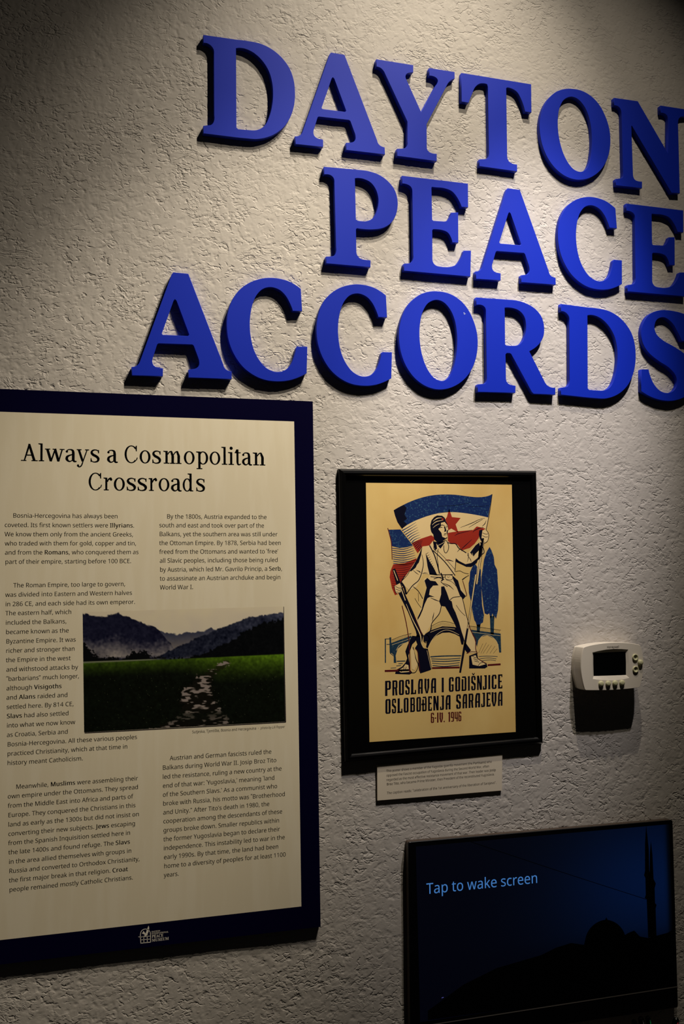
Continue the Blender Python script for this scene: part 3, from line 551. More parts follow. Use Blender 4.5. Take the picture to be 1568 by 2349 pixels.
# ------------------------------------------------------------------ information panel
M_NAVY = mat('navy_print', (6, 4, 38), .6, .02)
M_CREAM = mat('cream_print', (238, 226, 196), .5, .2, noise=(5, (242, 231, 203), .45, .62, (9, 1, 1.2)))
M_INK = mat('black_ink', (5, 5, 7), .8, .02)
M_LOGO = mat('pale_print', (235, 228, 212), .6, .2)
PT = .0090
def quad_board(name, c4, t, back, m, parent, bev=0.0):
    """slab whose front corners (tl,tr,br,bl) are given as world points"""
    V = [Vector((p.x, -t, p.z)) for p in c4]+[Vector((p.x, -back, p.z)) for p in c4]
    F = [(3, 2, 1, 0), (4, 5, 6, 7), (0, 1, 5, 4), (1, 2, 6, 5), (2, 3, 7, 6), (3, 0, 4, 7)]
    return part(name, V, F, m, parent)
tl, bl = W(-72, 889.1, PT), W(-66, 2220.5, PT); tr, br = W(717, 920.7, PT), W(735, 2126, PT)
panel = tag(empty('information_panel', ((tl.x+tr.x)/2, 0, bl.z)), 'large printed history panel with navy border and two columns of text', 'panel')
quad_board('backing_board', (tl, tr, br, bl), PT, .0004, M_NAVY, panel)
ctl, cbl = W(-27, 943.6, PT+.0001), W(-21, 2159, PT+.0001); ctr, cbr = W(674.3, 966.8, PT+.0001), W(690.9, 2079.3, PT+.0001)
quad_board('printed_sheet', (ctl, ctr, cbr, cbl), PT+.00005, PT-.0002, M_CREAM, panel)
TT = PT+.00009
def u4(x, y): return (x/4.126, 870+y/4.126)
LEFT = [  # crop (origin y, scale, origin x), then lines: text, x0, y0, x1
 ((0, 870, 4.126), [('Bosnia-Hercegovina has always been', 120, 1310, 1115), ('coveted. Its first known settlers were *Illyrians*.', 42, 1399, 1272), ('We know them only from the ancient Greeks,', 42, 1487, 1262), ('who traded with them for gold, copper and tin,', 44, 1574, 1290), ('and from the *Romans*, who conquered them as', 44, 1660, 1312), ('part of their empire, starting before 100 BCE.', 46, 1748, 1243)]),
 ((0, 870, 4.126), [('The Roman Empire, too large to govern,', 125, 1971, 1187), ('was divided into Eastern and Western halves', 48, 2060, 1250), ('in 286 CE, and each side had its own emperor.', 49, 2149, 1280)]),
 ((0, 1380, 4.3556), [('The eastern half, which', 52, 138, 715), ('included the Balkans,', 54, 232, 667), ('became known as the', 56, 326, 688), ('Byzantine Empire. It was', 57, 420, 758), ('richer and stronger than', 57, 513, 748), ('the Empire in the west', 57, 607, 707), ('and withstood attacks by', 60, 701, 780), ('\u201cbarbarians\u201d much longer,', 60, 794, 792), ('although *Visigoths*', 62, 888, 617), ('and *Alans* raided and', 62, 981, 677), ('settled here. By 814 CE,', 63, 1075, 738), ('*Slavs* had also settled', 65, 1167, 688), ('into what we now know', 65, 1260, 752), ('as Croatia, Serbia and', 66, 1354, 680), ('Bosnia-Hercegovina. All these various peoples', 70, 1449, 1370), ('practiced Christianity, which at that time in', 70, 1542, 1275), ('history meant Catholicism.', 70, 1635, 830)]),
 ((0, 1760, 4.3556), [('Meanwhile, *Muslims* were assembling their', 157, 217, 1378), ('own empire under the Ottomans. They spread', 74, 314, 1382), ('from the Middle East into Africa and parts of', 76, 407, 1328), ('Europe. They conquered the Christians in this', 78, 501, 1355), ('land as early as the 1300s but did not insist on', 79, 595, 1390), ('converting their new subjects. *Jews* escaping', 80, 688, 1352), ('from the Spanish Inquisition settled here in', 80, 780, 1303), ('the late 1400s and found refuge. The *Slavs*', 82, 873, 1300), ('in the area allied themselves with groups in', 85, 967, 1315), ('Russia and converted to Orthodox Christianity,', 87, 1060, 1397), ('the first major break in that religion. *Croat*', 87, 1153, 1278), ('people remained mostly Catholic Christians.', 90, 1246, 1330)]),
 ((350, 870, 3.824), [('By the 1800s, Austria expanded to the', 122, 1222, 1000), ('south and east and took over part of the', 56, 1299, 978), ('Balkans, yet the southern area was still under', 57, 1377, 1094), ('the Ottoman Empire. By 1878, Serbia had been', 57, 1455, 1126), ('freed from the Ottomans and wanted to \u2018free\u2019', 57, 1532, 1102), ('all Slavic peoples, including those being ruled', 60, 1610, 1099), ('by Austria, which led Mr. Gavrilo Princip, a *Serb*,', 61, 1689, 1136), ('to assassinate an Austrian archduke and begin', 61, 1767, 1122), ('World War I.', 62, 1845, 357)]),
 ((340, 1700, 3.7333), [('Austrian and German fascists ruled the', 183, 165, 1055), ('Balkans during World War II. Josip Broz Tito', 120, 247, 1097), ('led the resistance, ruling a new country at the', 120, 325, 1142), ('end of that war: \u2018Yugoslavia,\u2019 meaning \u2018land', 122, 402, 1082), ('of the Southern Slavs.\u2019 As a communist who', 122, 478, 1105), ('broke with Russia, his motto was \u201cBrotherhood', 123, 554, 1172), ('and Unity.\u201d After Tito\u2019s death in 1980, the', 125, 630, 1038), ('cooperation among the descendants of these', 126, 706, 1147), ('groups broke down. Smaller republics within', 127, 783, 1122), ('the former Yugoslavia began to declare their', 128, 860, 1127), ('independence. This instability led to war in the', 129, 936, 1170), ('early 1990s. By that time, the land had been', 131, 1013, 1115), ('home to a diversity of peoples for at least 1100', 132, 1090, 1177), ('years.', 132, 1166, 263)])]
for (ox, oy, s), lines in LEFT:
    acc = ([], [])
    for t, a, b, c in lines:
        text_line(acc, t, ox+a/s, oy+b/s, ox+c/s, 10.1, TT)
    part('printed_paragraph', acc[0], acc[1], M_INK, panel)
acc = ([], [])
text_line(acc, 'Sutjeska, Tjenti\u0161te, Bosnia and Herzegovina  \u2022', 440.4, 1682.2, 593.5, 6.3, TT)
part('printed_caption', acc[0], acc[1], M_INK, panel)
acc = ([], [])
text_line(acc, '_photo by Lili Popper_', 597, 1672.8, 653, 5.6, TT)
part('printed_caption', acc[0], acc[1], mat('grey_ink', (95, 90, 80), .6, .2), panel)

# title in a slab-serif book face, drawn stroke by stroke (units: x-height 100)
class Glyph:
    def __init__(s): s.V2 = []; s.F = []
    def poly(s, pts):
        pts = cat_rom(pts) if any(len(p) > 2 for p in pts) else pts
        f = tessellate_polygon([[Vector((x, y, 0)) for x, y in pts]]); b = len(s.V2)
        s.V2 += [(p[0], p[1]) for p in pts]; s.F += [tuple(b+i for i in q) for q in f]; return s
    def rect(s, x0, y0, x1, y1): return s.poly([(x0, y0), (x1, y0), (x1, y1), (x0, y1)])
    def br(s, pts, w=20):
        A, B = brush_outline(pts, w); b = len(s.V2); n = len(A); s.V2 += [tuple(p) for p in A]+[tuple(p) for p in B]
        s.F += [(b+i, b+i+1, b+n+i+1, b+n+i) for i in range(n-1)]; return s
    def ring(s, cx, cy, rx, ry, tx, ty, a0=0, a1=360, n=36):
        b = len(s.V2); k = max(4, int(n*(a1-a0)/360))
        for i in range(k+1):
            a = math.radians(a0+(a1-a0)*i/k); s.V2 += [(cx+rx*math.cos(a), cy+ry*math.sin(a)), (cx+(rx-tx)*math.cos(a), cy+(ry-ty)*math.sin(a))]
        s.F += [(b+2*i, b+2*i+1, b+2*i+3, b+2*i+2) for i in range(k)]; return s
    def dot(s, x, y, r): return s.poly([(x+r*math.cos(a), y+r*math.sin(a)) for a in np.linspace(0, 2*math.pi, 15)[:-1]])
def title_glyphs():
    T = {}
    def stem(g, x, y0, y1, w=18, foot=True, flag=True, fl=16):
        g.rect(x, y0, x+w, y1)
        if foot: g.rect(x-13, y0, x+w+13, y0+8)
        if flag: g.poly([(x-fl, y1), (x-fl, y1-7), (x, y1-11), (x+2, y1)])
        return g
    T['A'] = Glyph().poly([(19, 0), (30, 0), (66, 112), (58, 135), (57, 135)]).poly([(54, 135), (70, 135), (114, 0), (92, 0), (56, 118)]).rect(34, 42, 94, 51).rect(0, 0, 42, 8).rect(80, 0, 128, 8)
    T['l'] = stem(Glyph(), 16, 0, 140)
    T['i'] = stem(Glyph(), 16, 0, 100).dot(25, 130, 13)
    T['w'] = Glyph().br([(18, 96), (46, 2)], 20).br([(46, 0), (76, 90)], 12).br([(76, 100), (104, 2)], 20).br([(104, 0), (132, 96)], 11).rect(0, 92, 40, 100).rect(112, 92, 150, 100).rect(58, 92, 86, 100)
    T['a'] = Glyph().rect(50, 8, 70, 72).br([(60, 66, 20), (56, 88, 17), (38, 96, 9), (20, 92, 8), (12, 80, 8)]).dot(14, 80, 9).br([(56, 58, 8), (32, 50, 12), (16, 38, 18), (14, 20, 20), (28, 4, 12), (44, 6, 8), (56, 18, 7)]).br([(60, 16, 20), (68, 4, 14), (84, 4, 9)])
    T['y'] = Glyph().br([(18, 96), (52, 6)], 20).br([(90, 96, 10), (58, 14, 10), (42, -26, 11), (24, -38, 10), (10, -32, 9)]).dot(12, -28, 10).rect(0, 92, 42, 100).rect(72, 92, 108, 100)
    T['s'] = Glyph().br([(60, 74, 8), (56, 90, 8), (36, 97, 9), (16, 90, 13), (10, 74, 18), (22, 58, 20), (44, 46, 20), (58, 30, 20), (54, 10, 14), (32, 2, 9), (12, 8, 8), (5, 26, 8)]).rect(57, 70, 64, 97).rect(2, 2, 9, 32)
    T['C'] = Glyph().ring(60, 68, 60, 70, 19, 8, 42, 318).poly([(97, 132), (105, 137), (109, 137), (109, 92), (101, 92), (96, 112)]).br([(104, 22, 9), (109, 34, 9), (113, 44, 8)])
    T['o'] = Glyph().ring(42, 50, 42, 52, 18, 8)
    T['c'] = T['o']
    def arch(g, x, w): return g.br([(x+16, 72, 8), (x+28, 90, 9), (x+44, 96, 11), (x+w-8, 84, 17), (x+w, 62, 20), (x+w, 40, 20)])
    def foot(g, x): return g.rect(x-12, 0, x+32, 8)
    g = stem(Glyph(), 14, 0, 100); arch(g, 16, 56); g.rect(62, 0, 82, 60); foot(g, 62); T['n'] = g
    g = stem(Glyph(), 14, 0, 100); arch(g, 16, 54); g.rect(60, 0, 80, 60); foot(g, 60); arch(g, 62, 54); g.rect(106, 0, 126, 60); foot(g, 106); T['m'] = g
    g = stem(Glyph(), 16, -38, 100); g.ring(52, 50, 40, 52, 18, 8, -135, 150); T['p'] = g
    g = Glyph().rect(62, 8, 82, 140).poly([(46, 140), (46, 133), (62, 129), (64, 140)]).poly([(80, 0), (96, 0), (96, 8), (62, 10), (66, 0)]); g.ring(42, 50, 40, 52, 18, 8, 30, 325); T['d'] = g
    T['r'] = stem(Glyph(), 14, 0, 100).br([(32, 66, 9), (42, 86, 12), (60, 95, 15), (66, 92, 12)]).dot(64, 86, 11)
    T['t'] = Glyph().rect(16, 20, 36, 122).rect(0, 92, 56, 100).poly([(0, 94), (16, 122), (26, 122), (26, 94)]).br([(26, 26, 20), (30, 8, 17), (44, 3, 10), (58, 10, 8)])
    return T
TG = title_glyphs()
def place_title(line, y0, yref, slope):
    V = []; F = []
    for ch, x0, x1 in line:
        g = TG[ch]; gx = [p[0] for p in g.V2]; a0, a1 = min(gx), max(gx)
        base = y0+slope*(x0-yref)
        a = W(x0, base, TT); end = x_at(x1, a.z, TT); sx = (end-a.x)/(a1-a0); sy = (W(x0, base-29.4, TT).z-a.z)/100
        b = len(V); V += [Vector((a.x+(p[0]-a0)*sx, -TT, a.z+p[1]*sy)) for p in g.V2]; F += [tuple(b+i for i in f) for f in g.F]
    part('printed_title', V, F, M_INK, panel)
k = 4.126; k2 = 3.824
def c1(ch, a, b): return (ch, a/k, b/k)
def c2(ch, a, b): return (ch, 350+a/k2, 350+b/k2)
place_title([c1('A', 198, 357), c1('l', 362, 418), c1('w', 425, 610), c1('a', 618, 725), c1('y', 725, 843), c1('s', 855, 942), c1('a', 1012, 1115), c1('C', 1178, 1303), c1('o', 1320, 1424), c1('s', 1440, 1524), c2('m', 93, 253), c2('o', 273, 368), c2('p', 381, 487), c2('o', 499, 593), c2('l', 603, 655), c2('i', 661, 713), c2('t', 719, 776), c2('a', 783, 872), c2('n', 878, 988)], 1057.2, 48, .0192)
place_title([c1('C', 838, 965), c1('r', 978, 1062), c1('o', 1076, 1181), c1('s', 1198, 1287), c1('s', 1301, 1391), c1('r', 1405, 1487), c2('o', 52, 147), c2('a', 160, 254), c2('d', 263, 356), c2('s', 381, 459)], 1124.5, 210, .012)

# colour print of the valley
def painted_grid(name, c4, nu, nv, fn, m, parent, t):
    """flat printed picture: fn(u,v) -> sRGB 0-255; c4 = tl,tr,br,bl world points"""
    us = np.linspace(0, 1, nu); vs = np.linspace(0, 1, nv)
    U, Vv = np.meshgrid(us, vs)
    P = [np.array(p) for p in c4]
    co = ((1-U)*(1-Vv))[..., None]*P[0]+(U*(1-Vv))[..., None]*P[1]+(U*Vv)[..., None]*P[2]+((1-U)*Vv)[..., None]*P[3]
    co[..., 1] = -t
    org = np.array(parent.location)
    idx = np.arange(nu*nv).reshape(nv, nu)
    q = np.stack([idx[:-1, :-1], idx[1:, :-1], idx[1:, 1:], idx[:-1, 1:]], -1).reshape(-1, 4)
    me = bpy.data.meshes.new(name); me.vertices.add(nu*nv); me.vertices.foreach_set('co', (co-org).astype(np.float32).ravel())
    me.loops.add(q.size); me.loops.foreach_set('vertex_index', q.ravel().astype(np.int32))
    me.polygons.add(len(q)); me.polygons.foreach_set('loop_start', np.arange(0, q.size, 4, dtype=np.int32)); me.update(calc_edges=True)
    rgb = np.clip(fn(U, Vv), 0, 255)/255; rgb = np.where(rgb <= .04045, rgb/12.92, ((rgb+.055)/1.055)**2.4)
    at = me.color_attributes.new('print', 'FLOAT_COLOR', 'POINT')
    at.data.foreach_set('color', np.concatenate([rgb, np.ones(rgb.shape[:2]+(1,))], -1).astype(np.float32).ravel())
    return link(name, me, parent, m)
def nz2(shape, s, rng, seed_aniso=(1, 1)):
    f = np.sqrt((np.fft.fftfreq(shape[0])[:, None]*seed_aniso[0])**2+(np.fft.rfftfreq(shape[1])[None, :]*seed_aniso[1])**2)
    n = np.fft.irfft2(np.fft.rfft2(rng.standard_normal(shape))*np.exp(-(f*s)**2*6)*(1/(f*s+.3)), s=shape); return n/n.std()
def landscape(U, V):
    rng = np.random.default_rng(3); sh = U.shape
    n1 = nz2(sh, 10, rng); n2 = nz2(sh, 2.0, rng); n3 = nz2(sh, 22, rng, (.7, 1.7)); nf = rng.standard_normal(sh); ns = nz2(sh, 2.0, rng, (.8, 2.6))
    sky = np.stack([232-12*V*3+n1*1.5, 219-10*V*3+n1*1.5, 190-6*V], -1)
    img = sky.copy()
    def sky_line(pts): return np.interp(U, [p[0] for p in pts], [p[1] for p in pts])+.004*n2*1.0
    def lay(mask, col): 
        img[:] = img*(1-mask[..., None])+col*mask[..., None]
    sm = lambda x, w: np.clip(x/w+.5, 0, 1)
    c = lambda r, g, b: np.array([r, g, b], float)
    haze = c(188, 178, 168)
    far = sky_line([(0, .3), (.378, .18), (.41, .20), (.443, .21), (.51, .2), (.576, .2), (.623, .165), (.65, .185), (.69, .165), (.728, .145), (.76, .2), (1, .3)])
    h = V-far; f = np.clip(h/.15, 0, 1)[..., None]
    lay(sm(h, .008), c(58, 62, 84)*(1-f)+c(140, 130, 122)*f+n2[..., None]*3)
    lm = sky_line([(0, .015), (.09, .05), (.125, .035), (.166, .02), (.2, .045), (.25, .08), (.31, .125), (.35, .15), (.38, .2), (.41, .27), (.45, .36), (.5, .45), (1, .6)])
    h = V-lm; mist = np.clip((V-.20-.06*(U-.1))/.20+.13*n3+.05*n2, 0, .92)*np.clip((.41-V)/.03, 0, 1)
    lay(sm(h, .008), (c(26, 27, 50)+n2[..., None]*4)*(1-mist[..., None])+haze*mist[..., None])
    low = np.clip((V-.30)/.08-.5*n3*.6-.2, 0, 1)*np.clip((.14-U)/.1, 0, 1); lay(low*(V > lm), c(22, 22, 38))
    rs = sky_line([(0, .9), (.34, .43), (.396, .365), (.5, .29), (.617, .205), (.745, .13), (.82, .085), (.91, .07), (1, .055)])
    h = V-rs; col = c(30, 34, 52)[None, None]+n2[..., None]*8+np.clip(n3*.7+.1, 0, 1)[..., None]*c(34, 34, 38)
    m2 = np.clip((h-.10)/.06, 0, 1)*np.clip((.72-U)/.2, 0, 1)*np.clip(.6+.5*n3, 0, 1)
    lay(sm(h, .008), col*(1-m2[..., None]*.8)+haze*m2[..., None]*.75)
    dk = sky_line([(0, .9), (.5, .43), (.56, .40), (.617, .36), (.70, .30), (.745, .26), (.82, .19), (.91, .14), (1.0, .11)])
    lay(sm(V-dk-.006*n2, .01), c(7, 9, 12)+n2[..., None]*2)
    tr = np.interp(U, [0, .03, .08, .12, .18, .215, .23, .30, .315, .33, .40, .5, 1], [.25, .33, .37, .385, .40, .385, .34, .35, .385, .40, .41, .42, .42])+.012*nz2(sh, 1.5, rng)*1.0
    lay(sm(V-tr, .01), c(9, 10, 12)+0*U[..., None])
    lay((V > .415)*(V < .432)*np.clip((.42-U)/.1, 0, 1), c(120, 125, 100))
    hz = .425-.012*U
    g = np.clip((V-hz)/.58, 0, 1)
    bright = np.clip(1-g*(4.4-2.0*np.clip((U-.45)/.2, 0, 1)), 0, 1)**1.2
    lum = bright*(.75+.45*np.clip((U-.5)*2, 0, 1))
    grass = np.stack([12+70*lum+n2*6*(.3+lum), 17+100*lum+n2*8*(.3+lum), 8+14*lum+n2*2], -1)
    speck = (nf > 2.5)*(V > .55); grass += speck[..., None]*c(60, 62, 50)*rng.random(sh)[..., None]
    lay(np.clip((V-hz)/.006, 0, 1), grass)
    pc = np.interp(V, [.42, .5, .58, .68, .78, .88, .96, 1], [.715, .675, .60, .545, .55, .575, .56, .52]); pw = np.interp(V, [.42, .5, .6, .7, .8, .88, .94, 1], [.008, .025, .05, .085, .10, .09, .14, .20])
    inside = np.clip((pw-np.abs(U-pc)+.012*n2)/.012, 0, 1)*(V > .43)*np.clip(np.interp(V, [.86, .9, .93, 1], [1, .35, .5, 1]), 0, 1)
    slab = np.clip(ns*1.8-.15, 0, 1)*inside; lay(inside*.6, c(26, 20, 16)); lay(slab, c(150, 138, 132))
    return img
M_PRINT = mat('photo_print', (120, 120, 120), .5, .08, attr='print')
lq = [W(189.4, 1404, TT), W(649.3, 1391, TT), W(653.4, 1655.2, TT), W(192.9, 1680, TT)]
painted_grid('printed_photograph', lq, 340, 200, landscape, M_PRINT, panel, TT)
Flat((0, 0), 1, TT+.00003).brush([(650.3, 1391.5, 1.2), (651.5, 1500, 2), (654.6, 1656.5, 2.6)]).brush([(194, 1681.4, 2.4), (420, 1669.5, 2.4), (655, 1656.6, 2.4)]).link('printed_drop_shadow', mat('brown_grey_ink', (52, 45, 44), .6, .2), panel)  # drop shadow drawn in ink along the picture's right and bottom edges
# museum mark on the lower border: arched window with a dove, and its name
lg = Flat((290, 2100), 12.06, PT+.00004)
lg.brush([(395, 765), (382, 560)], 20).brush([(382, 560), (395, 470), (440, 405), (520, 375), (600, 395), (650, 460), (665, 560)], 18).brush([(665, 560), (668, 740)], 20).brush([(385, 768), (672, 738)], 20).brush([(388, 678), (668, 650)], 15).brush([(400, 600), (662, 568)], 15).brush([(478, 590), (482, 760)], 17).brush([(572, 575), (574, 745)], 17)
lg.poly([(325, 585), (400, 585), (480, 570), (510, 545), (480, 520), (425, 500), (470, 430), (530, 500), (560, 400), (608, 280), (628, 340), (620, 420), (590, 500), (570, 525), (595, 535), (530, 570), (480, 600), (400, 610), (330, 600)])
lg.link('printed_emblem', M_LOGO, panel)
acc = ([], []); o = (290, 2100); s = 12.06
for t, a, b, c, hh in (('DAYTON', 690, 472, 932, 3.4), ('INTERNATIONAL', 690, 525, 1160, 3.4), ('PEACE', 698, 622, 1018, 7.0), ('MUSEUM', 700, 728, 1170, 7.0)):
    text_line(acc, t, o[0]+a/s, o[1]+b/s, o[0]+c/s, hh, PT+.00004, serif=True, light=True)
part('printed_name', acc[0], acc[1], M_LOGO, panel)

# ------------------------------------------------------------------ framed poster
M_FRAME = mat('black_lacquer', (4, 4, 4), .25, .4)
M_MAT = mat('black_mount_card', (3, 3, 3), .9, .03)
M_PAPER = mat('aged_poster_paper', (224, 191, 118), .6, .15, noise=(5, (208, 168, 92), .42, .75, (1.6, 1, 1)))
M_PNAVY = mat('poster_navy_ink', (12, 13, 30), .7, .05)
M_PBLUE = mat('poster_blue_ink', (20, 42, 88), .6, .1, noise=(330, (62, 104, 124), .56, .74, (1, 1, 1)))
M_PTEAL = mat('poster_teal_ink', (28, 54, 72), .6, .1, noise=(260, (66, 84, 84), .5, .75, (1, 1, 1)))
M_PRED = mat('poster_red_ink', (160, 42, 22), .6, .2)
M_PMAR = mat('poster_maroon_ink', (88, 14, 16), .6, .2)
M_PCRM = mat('poster_cream_ink', (232, 202, 140), .6, .1)
FT = .0085
fc = [W(776.6, 1075, FT), W(1230.3, 1079.8, FT), W(1245.5, 1706, FT), W(790.5, 1748, FT)]
poster = tag(empty('framed_poster', ((fc[2].x+fc[3].x)/2, 0, min(fc[2].z, fc[3].z))), 'black framed propaganda poster of a soldier holding a flag', 'framed poster')
def inset(c4, d):
    out = []
    for i in range(4):
        p = c4[i]; a = (c4[i-1]-p); b = (c4[(i+1) % 4]-p); a.y = b.y = 0
        out.append(p+a.normalized()*d+b.normalized()*d)
    return out
prof = [(0, .0004), (0, .0065), (.0012, .0085), (.004, .0125), (.0085, .0135), (.0115, .0122), (.0135, .0095), (.0135, .0060)]
for i in range(4):
    rings = []
    for end in (i, (i+1) % 4):
        rings.append([Vector((inset(fc, d)[end].x, -h, inset(fc, d)[end].z)) for d, h in prof])
    V, F = loft(rings)
    part('frame_rail', V, F, M_FRAME, poster)
mc = inset(fc, .010)
quad_board('mount_card', mc, .0068, .0030, M_MAT, poster)
pc_ = [(838.8, 1107.5), (1173.3, 1112), (1182.2, 1679), (847, 1702.3)]
quad_board('poster_print', [W(x, y, .0074) for x, y in pc_], .0074, .0066, M_PAPER, poster)
AT = .00744
UO, US, LO, LS = (870, 1100), 5.2267, (860, 1320), 5.058
def U(t=0): return Flat(UO, US, AT+t*.00003)
def Lw(t=0): return Flat(LO, LS, AT+t*.00003)
def U_L(x, y): return ((LO[0]+x/LS-UO[0])*US, (LO[1]+y/LS-UO[1])*US)
# layer 1: trees, bridge, water, far flag
f = U(0)
f.poly([(1318, 808), (1342, 850), (1370, 930), (1378, 1020), (1408, 1080), (1416, 1180)]+[U_L(*p) for p in [(1420, 60), (1434, 200), (1425, 400), (1402, 505), (1385, 470), (1380, 520), (1362, 440), (1340, 505), (1322, 440), (1300, 455), (1270, 440), (1255, 350), (1232, 150), (1232, 20)]]+[(1232, 1100), (1252, 960), (1282, 870)])
f.poly([(1140, 1005), (1165, 1040), (1190, 1060), (1215, 1080)]+[U_L(*p) for p in [(1226, 0), (1232, 150), (1240, 350), (1262, 460), (1250, 545), (1225, 560), (1215, 600), (1180, 590), (1165, 540), (1150, 520), (1130, 430), (1110, 300), (1086, 200), (1084, 90)]]+[(1080, 1200), (1085, 1110), (1110, 1050)])
f.link('printed_trees', M_PBLUE, poster)
f = Lw(0)
f.poly([(1178, 570), (1220, 570), (1212, 660), (1178, 650)]).poly([(1330, 470), (1382, 470), (1375, 690), (1338, 680)])
f.poly([(185, 785), (300, 742), (420, 700), (425, 745), (330, 790), (262, 850), (238, 930), (246, 1015), (215, 1015), (215, 925), (185, 895)])
f.poly([(1110, 630), (1455, 675), (1462, 895), (1438, 895), (1428, 800), (1385, 735), (1300, 697), (1235, 712), (1195, 760), (1180, 830), (1140, 700)])
f.poly([(165, 718), (187, 718), (187, 905), (168, 895)]).brush([(112, 738), (170, 735)], 8).brush([(118, 738), (119, 1015)], 13).brush([(132, 800), (170, 800)], 8).brush([(172, 900), (215, 935)], 8)
for y in (1, 2, 3, 4, 5, 6, 7):
    pass
f.brush([(640, 945), (800, 935), (1000, 932)], 14).brush([(650, 968), (820, 972), (990, 960)], 9).brush([(655, 992), (800, 998), (985, 985)], 11).brush([(660, 1018), (820, 1028), (980, 1012)], 8).brush([(665, 1045), (800, 1056), (975, 1040)], 10)
f.brush([(1200, 942), (1300, 936), (1420, 942)], 7).brush([(1215, 965), (1320, 958), (1405, 968)], 6).brush([(1240, 990), (1330, 980), (1400, 990)], 6).brush([(250, 996), (350, 993)], 12).brush([(245, 1051), (300, 1047)], 8).brush([(180, 1076), (245, 1072)], 7).brush([(270, 1024), (320, 1022)], 9)
f.link('printed_bridge', M_PTEAL, poster)
f = Lw(0)
f.poly([(560, 692), (640, 638), (780, 590), (930, 600), (1010, 640), (1010, 720), (975, 708), (925, 680), (860, 662), (780, 666), (705, 702), (645, 770), (612, 850), (590, 832), (600, 770), (560, 770)])
f.brush([(650, 590), (780, 532), (925, 562)], 5).brush([(1095, 588), (1280, 610), (1458, 636)], 5).brush([(190, 750), (300, 705), (420, 672)], 5)
for x in range(645, 925, 15):
    y = 592-(x-650)*.44 if x < 780 else 534+(x-780)*.2
    f.brush([(x, y+6), (x-9, y+44)], 3)
for x in range(1105, 1455, 16):
    y = 590+(x-1095)*.127; f.brush([(x+4, y), (x-8, y+38)], 3)
for x in range(200, 415, 15):
    y = 748-(x-190)*.33; f.brush([(x+4, y), (x-6, y+36)], 3)
f.brush([(1200, 900), (1235, 820), (1250, 790)], 3).brush([(1225, 905), (1275, 810), (1290, 780)], 3).brush([(1250, 905), (1320, 800)], 3).brush([(1290, 905), (1350, 810)], 3).brush([(1330, 905), (1390, 820)], 3).brush([(1370, 905), (1415, 850)], 3)
rp = [(590+38*math.cos(a), 735+45*math.sin(a)) for a in np.linspace(-2.2, 2.2, 12)]
f.brush(rp, 9); f.link('printed_railing', M_PNAVY, poster)
f = Lw(1)
f.brush([(610, 850), (650, 765), (710, 690), (790, 640), (870, 640), (975, 690)], 5).brush([(640, 660), (780, 612), (925, 622)], 5).brush([(1430, 860), (1410, 770), (1340, 705), (1250, 700), (1195, 760)], 5).brush([(1110, 655), (1450, 700)], 4).brush([(245, 870), (290, 805), (420, 765)], 5).brush([(195, 805), (420, 730)], 4)
f.link('printed_bridge_lines', M_PCRM, poster)
f = U(0)
f.poly([(100, 602), (250, 598), (330, 700), (400, 790), (330, 812), (240, 822), (150, 800), (125, 700)])
for k in range(8):
    y = 822+k*26
    f.brush([(150+k*2, y, 9), (290, y+14, 11), (400+k*7, y-24+k, 4)], 9)
f.link('printed_flag_blue', M_PBLUE, poster)
f = U(0)
f.poly([(165, 1016), (300, 1004), (445, 942), (440, 990), (400, 1050), (360, 1095), (300, 1170), (262, 1220), (262, 1320), (250, 1380)]+[U_L(*p) for p in [(300, 200), (230, 230), (195, 150), (168, 20)]]+[(120, 1180), (130, 1100), (150, 1050)])
f.poly([(525, 1000), (565, 960), (600, 1110), (515, 1118)])
f.link('printed_flag_red', M_PRED, poster)
f = U(1)
for k in range(11):
    y = 1030+k*26; f.brush([(150 if k > 3 else 175, y+6, 4), (300, y+4, 11), (420-k*16, y-22, 4)], 8)
f.brush([(98, 582), (122, 665), (142, 760), (152, 960)], 9)
f.link('printed_flag_lines', M_PMAR, poster)
# layer 2: main flag
f = U(1)
f.poly([(270, 592), (330, 545), (430, 492), (560, 442), (700, 405), (900, 390), (1100, 408), (1302, 455), (1280, 590), (1160, 568), (1110, 608), (960, 620), (820, 640), (660, 665), (500, 710), (385, 755), (330, 680)])
f.link('printed_flag_white', M_PCRM, poster)
f = U(2)
f.poly([(170, 368), (250, 322, 1), (400, 252, 1), (560, 203, 1), (700, 182, 1), (900, 182, 1), (1060, 202, 1), (1180, 212, 1), (1290, 200, 1), (1348, 175), (1325, 320), (1302, 455), (1180, 428, 1), (1000, 400, 1), (850, 390, 1), (700, 405, 1), (560, 442, 1), (430, 492, 1), (330, 545, 1), (270, 592), (222, 520), (190, 430)])
for k in range(7):
    f.brush([(272+k*19, 612+k*24, 13), (340+k*14, 575+k*24, 9), (440+k*9, 512+k*30, 2)], 8)
f.link('printed_flag_blue', M_PBLUE, poster)
f = U(2)
f.poly([(388, 762), (500, 708), (620, 668), (665, 700), (640, 770), (600, 792), (520, 800), (480, 850), (458, 885), (425, 830)])
f.poly([(818, 640), (940, 620), (1080, 608), (1125, 605), (1165, 562), (1268, 588), (1205, 640), (1190, 700), (1140, 770), (1080, 820), (985, 850), (935, 780), (820, 760)])
f.poly([(833, 348), (868, 450), (972, 461), (912, 538), (945, 637), (860, 588), (812, 616), (800, 510), (788, 478), (808, 448)])
f.link('printed_flag_red', M_PRED, poster)
f = U(3)
f.poly([(170, 368), (290, 305), (325, 340), (300, 420), (330, 470), (290, 500), (330, 535), (270, 592), (215, 510), (186, 430)])
for k in range(6): f.brush([(392+k*16, 770+k*18, 9), (440+k*12, 745+k*14, 7), (520-k*5, 730+k*12, 2)], 6)
